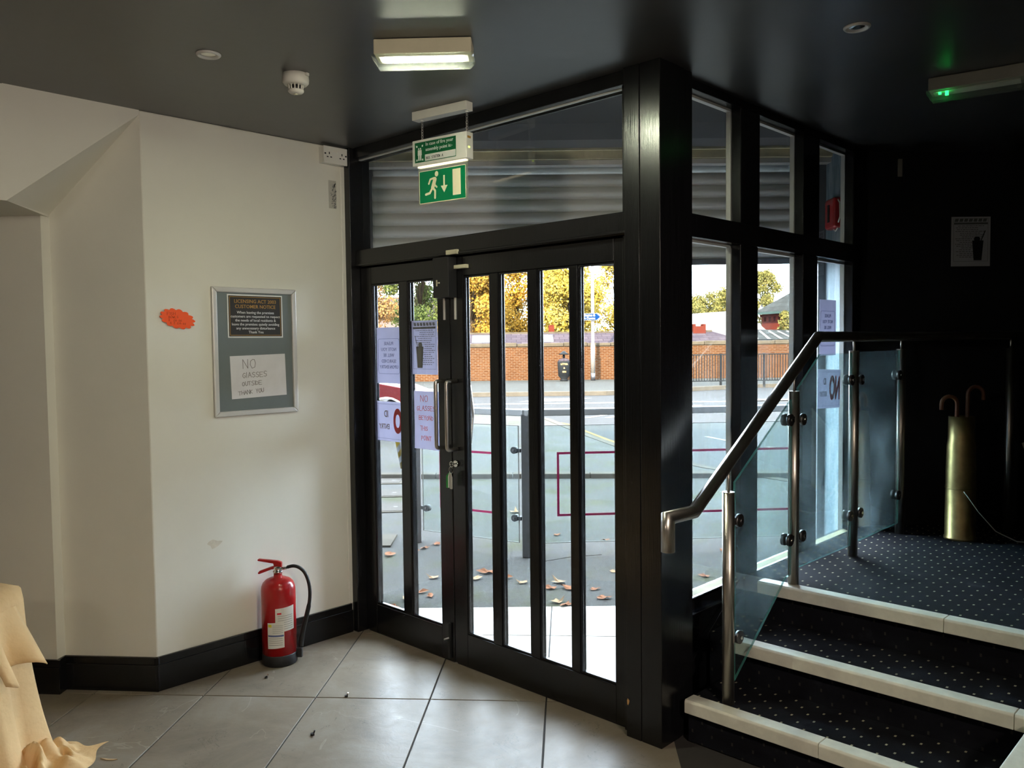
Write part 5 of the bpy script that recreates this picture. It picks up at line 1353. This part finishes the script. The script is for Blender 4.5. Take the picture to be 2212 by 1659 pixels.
# ---- brick wall across the road with coping, low slate roof behind it
bwl = thing('boundary_wall', 'long orange brick boundary wall with stone coping across the road', 'wall', ST(0, 36.3, 0), STREET_ROT)
box(-22, 60, 0, 0.33, 0, 1.46).build('brickwork', M['brick'], bwl)
for k in range(34):
    x0 = -12 + k * 1.02
    box(x0, x0 + 1.005, -0.05, 0.38, 1.46, 1.60 + 0.02 * ((k * 7) % 3)).build('coping_stone', M['coping'], bwl, bevel=0.02, seg=1)
sr = thing('outbuilding', 'low outbuilding with a purple slate roof behind the brick wall', 'building', ST(0, 40, 0), STREET_ROT)
def roof(x0, x1, y0, y1, z0, z1, name, mat, parent, hip=0.0, th=0.08):
    ym = (y0 + y1) / 2
    o = MB().add([(x0, y0, z0), (x1, y0, z0), (x1 - hip, ym, z1), (x0 + hip * 0, ym, z1), (x1, y1, z0), (x0, y1, z0)], [(0, 1, 2, 3), (3, 2, 4, 5), (1, 4, 2), (0, 3, 5), (0, 5, 4, 1)]).build(name, mat, parent)
    return o
box(-12, 10.5, -1.2, 1.2, 0, 1.6).build('walls', M['brick_red'], sr)
rf = roof(-12.2, 10.9, -1.5, 1.5, 1.58, 2.10, 'roof', M['slate'], sr, 1.3)
box(-12.2, 9.6, -0.09, 0.09, 2.06, 2.15).build('ridge', M['coping'], sr)
for x0 in (-1.85, 0.95):
    s_ = (2.10 - 1.58) / 1.5
    MB().add([(x0, -1.25, 1.70), (x0 + 1.0, -1.25, 1.70), (x0 + 1.0, -0.35, 1.70 + .9 * s_), (x0, -0.35, 1.70 + .9 * s_), (x0, -1.25, 1.62), (x0 + 1.0, -1.25, 1.62), (x0 + 1.0, -0.35, 1.62 + .9 * s_), (x0, -0.35, 1.62 + .9 * s_)], [(0, 1, 2, 3), (0, 4, 5, 1), (1, 5, 6, 2), (2, 6, 7, 3), (3, 7, 4, 0)]).build('rooflight', pmat('sky_blue_rooflight', X(196, 226, 240), 0.2, spec=0.02), rf)
ck = box(8.65, 9.25, -0.3, 0.3, 1.95, 2.34).build('chimney', M['brick_red'], sr)
for sx in (8.65, 9.13): box(sx, sx + 0.12, -0.3, 0.3, 2.34, 2.44).build('crown_brick', M['brick_red'], ck)
box(1.80, 2.06, 0.1, 0.5, 1.95, 2.48).build('chimney', M['brick_red'], sr)
wh = thing('warehouse', 'white roofed shed behind the slate outbuilding', 'building', ST(12.6, 50, 0), STREET_ROT)
box(-2.8, 3.3, 0, 8, 0, 1.5).build('walls', M['white_metal'], wh)
MB().add([(-3.2, -0.5, 1.4), (3.5, -0.5, 1.4), (3.5, 8, 3.75), (-3.2, 8, 3.35), (3.5, 8.2, 1.4), (-3.2, 8.2, 1.4)], [(0, 1, 2, 3), (1, 4, 2), (0, 3, 5), (2, 4, 5, 3)]).build('roof', M['white_metal'], wh)
gh = thing('glasshouse', 'low lean-to with a white ribbed glass roof before the red building', 'building', ST(13.1, 42.5, 0), STREET_ROT)
box(-0.6, 2.0, 0, 1.6, 0, 1.7).build('walls', M['white_metal'], gh)
MB().add([(-0.8, -0.1, 1.68), (2.6, -0.1, 1.68), (1.9, 1.7, 2.15), (-0.5, 1.7, 2.22)], [(0, 1, 2, 3)]).build('roof', M['slate_grey'], gh)
for k in range(5):
    x = -0.7 + k * 0.62
    MB().add([(x, -0.12, 1.70), (x + .16, -0.12, 1.70), (x * .75 + .10, 1.7, 2.215 - .015 * k), (x * .75 - .02, 1.7, 2.215 - .015 * k)], [(0, 1, 2, 3)]).build('rib', M['white_metal'], gh)
# red brick building with hipped slate roof
rb = thing('brick_building', 'red brick building with a hipped grey slate roof across the road', 'building', ST(16.2, 54.0, 0), STREET_ROT - D2R(72))
box(0, 14, 0, 9, 0, 3.3).build('walls', M['brick_red'], rb)
MB().add([(-0.5, -0.5, 3.35), (14.5, -0.5, 3.35), (14.5, 9.5, 3.35), (-0.5, 9.5, 3.35), (5.0, 4.5, 7.2), (10.0, 4.5, 7.2)], [(0, 1, 5, 4), (1, 2, 5), (2, 3, 4, 5), (3, 0, 4), (0, 3, 2, 1)]).build('roof', M['slate_grey'], rb)
box(-0.55, 14.5, -0.6, -0.48, 3.28, 3.42).build('gutter', pmat('green_gutter', X(108, 140, 136), 0.5, spec=0.02), rb)
for k in range(26):
    box(0.2 + k * 0.5, 0.42 + k * 0.5, -0.14, 0.0, 2.85, 3.12).build('corbel', M['brick_red'], rb)
box(0, 14, -0.14, 0, 3.12, 3.28).build('string_course', M['brick_red'], rb)

# ---- street furniture
lp = thing('sign_post', 'white street pole with a black foot and a blue direction sign', 'sign post', ST(3.45, 35.4, 0), STREET_ROT)
MB().cyl((0, 0, 0), (0, 0, 0.32), 0.10, n=16).build('foot', M['dark_plastic'], lp)
MB().lathe([(0.10, 0.32), (0.10, 1.45), (0.07, 1.62), (0.07, 7.5), (0.05, 7.6), (0.0, 7.6)], 16).build('pole', M['white_metal'], lp)
sg = poly_xz([(-0.95, -0.15), (0.24, -0.15), (0.42, 0.0), (0.24, 0.15), (-0.95, 0.15)], -0.125, -0.095).build('sign_plate', M['white_metal'], lp)
sg.location = (0, 0, 2.70)
poly_xz([(-0.93, -0.13), (0.16, -0.13), (0.30, 0.0), (0.16, 0.13), (-0.93, 0.13)], -0.130, -0.124).build('blue_field', pmat('sign_blue', X(24, 92, 176), 0.4, spec=0.02), sg)
joined([shift(text_mb('Bus Station &', 0.125, depth=0.001, bold=.008), x=-0.25, y=-0.1305, z=0.062), shift(text_mb('Sport Centre', 0.125, depth=0.001, bold=.008), x=-0.25, y=-0.1305, z=-0.062)]).build('lettering', M['white'], sg)
lb = thing('litter_bin', 'dark litter bin with a pagoda lid and gilt lettering by the wall', 'litter bin', ST(2.20, 35.2, 0), STREET_ROT)
MB().lathe([(0.0, 0.0), (0.16, 0.0), (0.16, 0.06), (0.13, 0.10), (0.24, 0.22), (0.27, 0.80), (0.25, 0.84), (0.0, 0.84)], 16).build('body', M['rail_grey'], lb)
MB().lathe([(0.25, 0.84), (0.20, 0.92), (0.08, 0.97), (0.0, 0.97)], 16).build('shoulder', M['slate'], lb)
MB().cyl((0, 0, 0.95), (0, 0, 1.14), 0.05, n=10).build('neck', M['rail_grey'], lb)
MB().lathe([(0.24, 1.12), (0.13, 1.19), (0.05, 1.26), (0.0, 1.27)], 16).build('lid', M['rail_grey'], lb)
joined([shift(text_mb(s_, 0.10, depth=0.002), y=-0.275, z=0.72 - k * .13) for k, s_ in enumerate(('LITTER', '&', 'DOG WASTE', 'ONLY'))]).build('lettering', M['gold_print'], lb) if False else joined([shift(text_mb(s_, 0.10, depth=0.002), y=-0.275, z=0.72 - k * .16) for k, s_ in enumerate(('LITTER', '&', 'BIN'))]).build('lettering', M['gold_print'], lb)
gr = thing('guard_rail', 'grey pedestrian guard railing along the far kerb', 'railing', ST(4.4, 30.2, 0), STREET_ROT + D2R(4))
pl = 1.62
for k in range(6):
    x0 = k * pl
    MB().box(x0 - .035, x0 + .035, -.03, .03, 0, 1.16).build('post', M['rail_grey'], gr)
    if k == 5: break
    for z_ in (0.16, 1.12): MB().box(x0 + .035, x0 + pl - .035, -.018, .018, z_ - .02, z_ + .02).build('rail', M['rail_grey'], gr)
    mb = MB()
    for j in range(1, 16):
        x = x0 + j * pl / 16
        mb.box(x - .012, x + .012, -.012, .012, 0.17, 1.11)
    mb.build('infill_bars', M['rail_grey'], gr)['kind'] = 'stuff'

# ---- trees
def tree(label, x, y, h, r, mat, n, seed, trunk_h=None, squash=0.9, sparse=1.0, leaf=0.095, name='tree', zc=None):
    rnd = random.Random(seed)
    t = thing(name, label, 'tree', ST(x, y, -0.1), rnd.uniform(0, 6.28), 'trees beyond the brick wall')
    th = trunk_h or h * .35
    br = MB(); br.tube([(0, 0, 0), (0.05, 0.02, th), (0, 0.06, h * .7)], [0.16 * r / 2.2, 0.12 * r / 2.2, 0.04], 7)
    blobs = []
    for k in range(26):
        a = rnd.uniform(0, 6.28); zz = rnd.uniform(th * .75, h * .93); env = math.sin(math.pi * min(1, max(0.08, (zz - th * .5) / (h - th * .5))) ** .8)
        rr = r * (0.25 + .75 * env) * rnd.uniform(.35, .8)
        p = Vector((rr * math.cos(a), rr * math.sin(a), zz)); blobs.append((p, r * rnd.uniform(.28, .46)))
        br.tube([(0, 0.03, max(th * .6, zz * .55)), (p.x * .5, p.y * .5, zz * .8), tuple(p)], [0.045, 0.03, 0.012], 5)
        for _ in range(3):
            q = p + Vector((rnd.uniform(-1, 1), rnd.uniform(-1, 1), rnd.uniform(-.3, 1))) * r * .4
            br.tube([tuple(p), tuple((p + q) / 2 + Vector((0, 0, .05))), tuple(q)], [0.012, 0.009, 0.004], 4, caps=False)
    br.build('branches', M['bark'], t)
    vs, fs = [], []
    for k in range(int(n * sparse * 3.2)):
        p, br_ = rnd.choice(blobs)
        d = Vector((rnd.gauss(0, 1), rnd.gauss(0, 1), rnd.gauss(0, 1) * squash)).normalized() * br_ * rnd.uniform(.35, 1.05)
        c = p + d
        nrm = (d.normalized() + Vector((rnd.uniform(-1, 1), rnd.uniform(-1, 1), rnd.uniform(-.6, 1)))).normalized()
        a = nrm.orthogonal().normalized(); b = nrm.cross(a); s_ = leaf * rnd.uniform(.55, 1.2)
        ang = rnd.uniform(0, 6.28); a, b = a * math.cos(ang) + b * math.sin(ang), b * math.cos(ang) - a * math.sin(ang)
        i = len(vs)
        vs += [tuple(c + a * s_), tuple(c + b * s_ * .6), tuple(c - a * s_), tuple(c - b * s_ * .6)]
        fs.append((i, i + 1, i + 2, i + 3))
    mb = MB(); mb.v, mb.f, mb.sm = vs, fs, [False] * len(fs)
    me = bpy.data.meshes.new('foliage'); me.from_pydata(vs, [], fs); me.materials.append(mat)
    o = bpy.data.objects.new('foliage', me); COL.objects.link(o); o.parent = t; o['kind'] = 'stuff'
    return t
tree('golden autumn tree seen through the first pane of the wide door', -2.2, 46, 7.0, 2.2, M['leaf_gold'], 6000, 1, 1.2)
tree('golden autumn tree seen through the second pane of the wide door', 0.35, 52.5, 7.9, 2.6, M['leaf_gold'], 6600, 2, 1.2)
tree('yellow autumn tree seen through the third pane of the wide door', 3.2, 46, 6.6, 2.1, M['leaf_yellow'], 5600, 3, 1.2)
tree('sparse yellow tree behind the white sign pole', 6.7, 52.5, 7.4, 2.0, M['leaf_yellow'], 2600, 4, 1.2, sparse=.8)
tree('dark green tree standing behind the golden trees', -1.6, 60, 6.6, 3.0, M['leaf_green'], 6000, 5, 1.0)
tree('dark green tree behind the yellow tree and the sign pole', 5.2, 60, 5.6, 2.8, M['leaf_green'], 5000, 6, 1.0)
tree('rusty autumn tree seen through the narrow leaf first pane', -8.2, 46, 7.2, 2.0, M['leaf_rust'], 4600, 7, 1.4)
tree('dense green tree seen through the narrow leaf second pane', -5.7, 52.5, 8.6, 2.6, M['leaf_green'], 9000, 8, 1.0)
tree('low yellow-green tree behind the white roofed shed beside the corner post', 12.5, 62, 5.3, 2.1, M['leaf_olive'], 5500, 9, 1.0)
tree('low yellow-green tree behind the middle of the white roofed shed', 16.2, 69, 6.3, 2.1, M['leaf_olive'], 5500, 10, 1.0)
tree('low yellow-green tree behind the white roofed shed beside the mullion', 16.3, 61.5, 5.7, 1.9, M['leaf_olive'], 4500, 12, 1.0)
tree('tall yellow-green tree rising left of the hipped roof', 20.6, 68, 7.7, 1.6, M['leaf_olive'], 6000, 11, 1.5)
ps_ = thing('distant_house', 'pale pinkish house behind the rusty tree', 'building', ST(-9.2, 60, 0), STREET_ROT)
box(-3.2, 3.5, 0, 6, 0, 3.6).build('walls', pmat('pinkish_render', X(206, 186, 186), 0.8, spec=0.02), ps_)
MB().add([(-3.5, -0.3, 3.6), (3.8, -0.3, 3.6), (3.8, 6.3, 3.6), (-3.5, 6.3, 3.6), (-3.5, 3, 5.2), (3.8, 3, 5.2)], [(0, 1, 5, 4), (2, 3, 4, 5), (0, 4, 3), (1, 2, 5)]).build('roof', M['slate'], ps_)
for x in (-2, 0.4): box(x, x + 1.0, -0.05, 0.02, 1.6, 2.8).build('window', M['dark_plastic'], ps_)
tree('small straggly creeper growing from the eaves of the red brick building', 16.3, 49.6, 3.6, 0.55, M['leaf_olive'], 500, 31, 2.4, name='creeper')
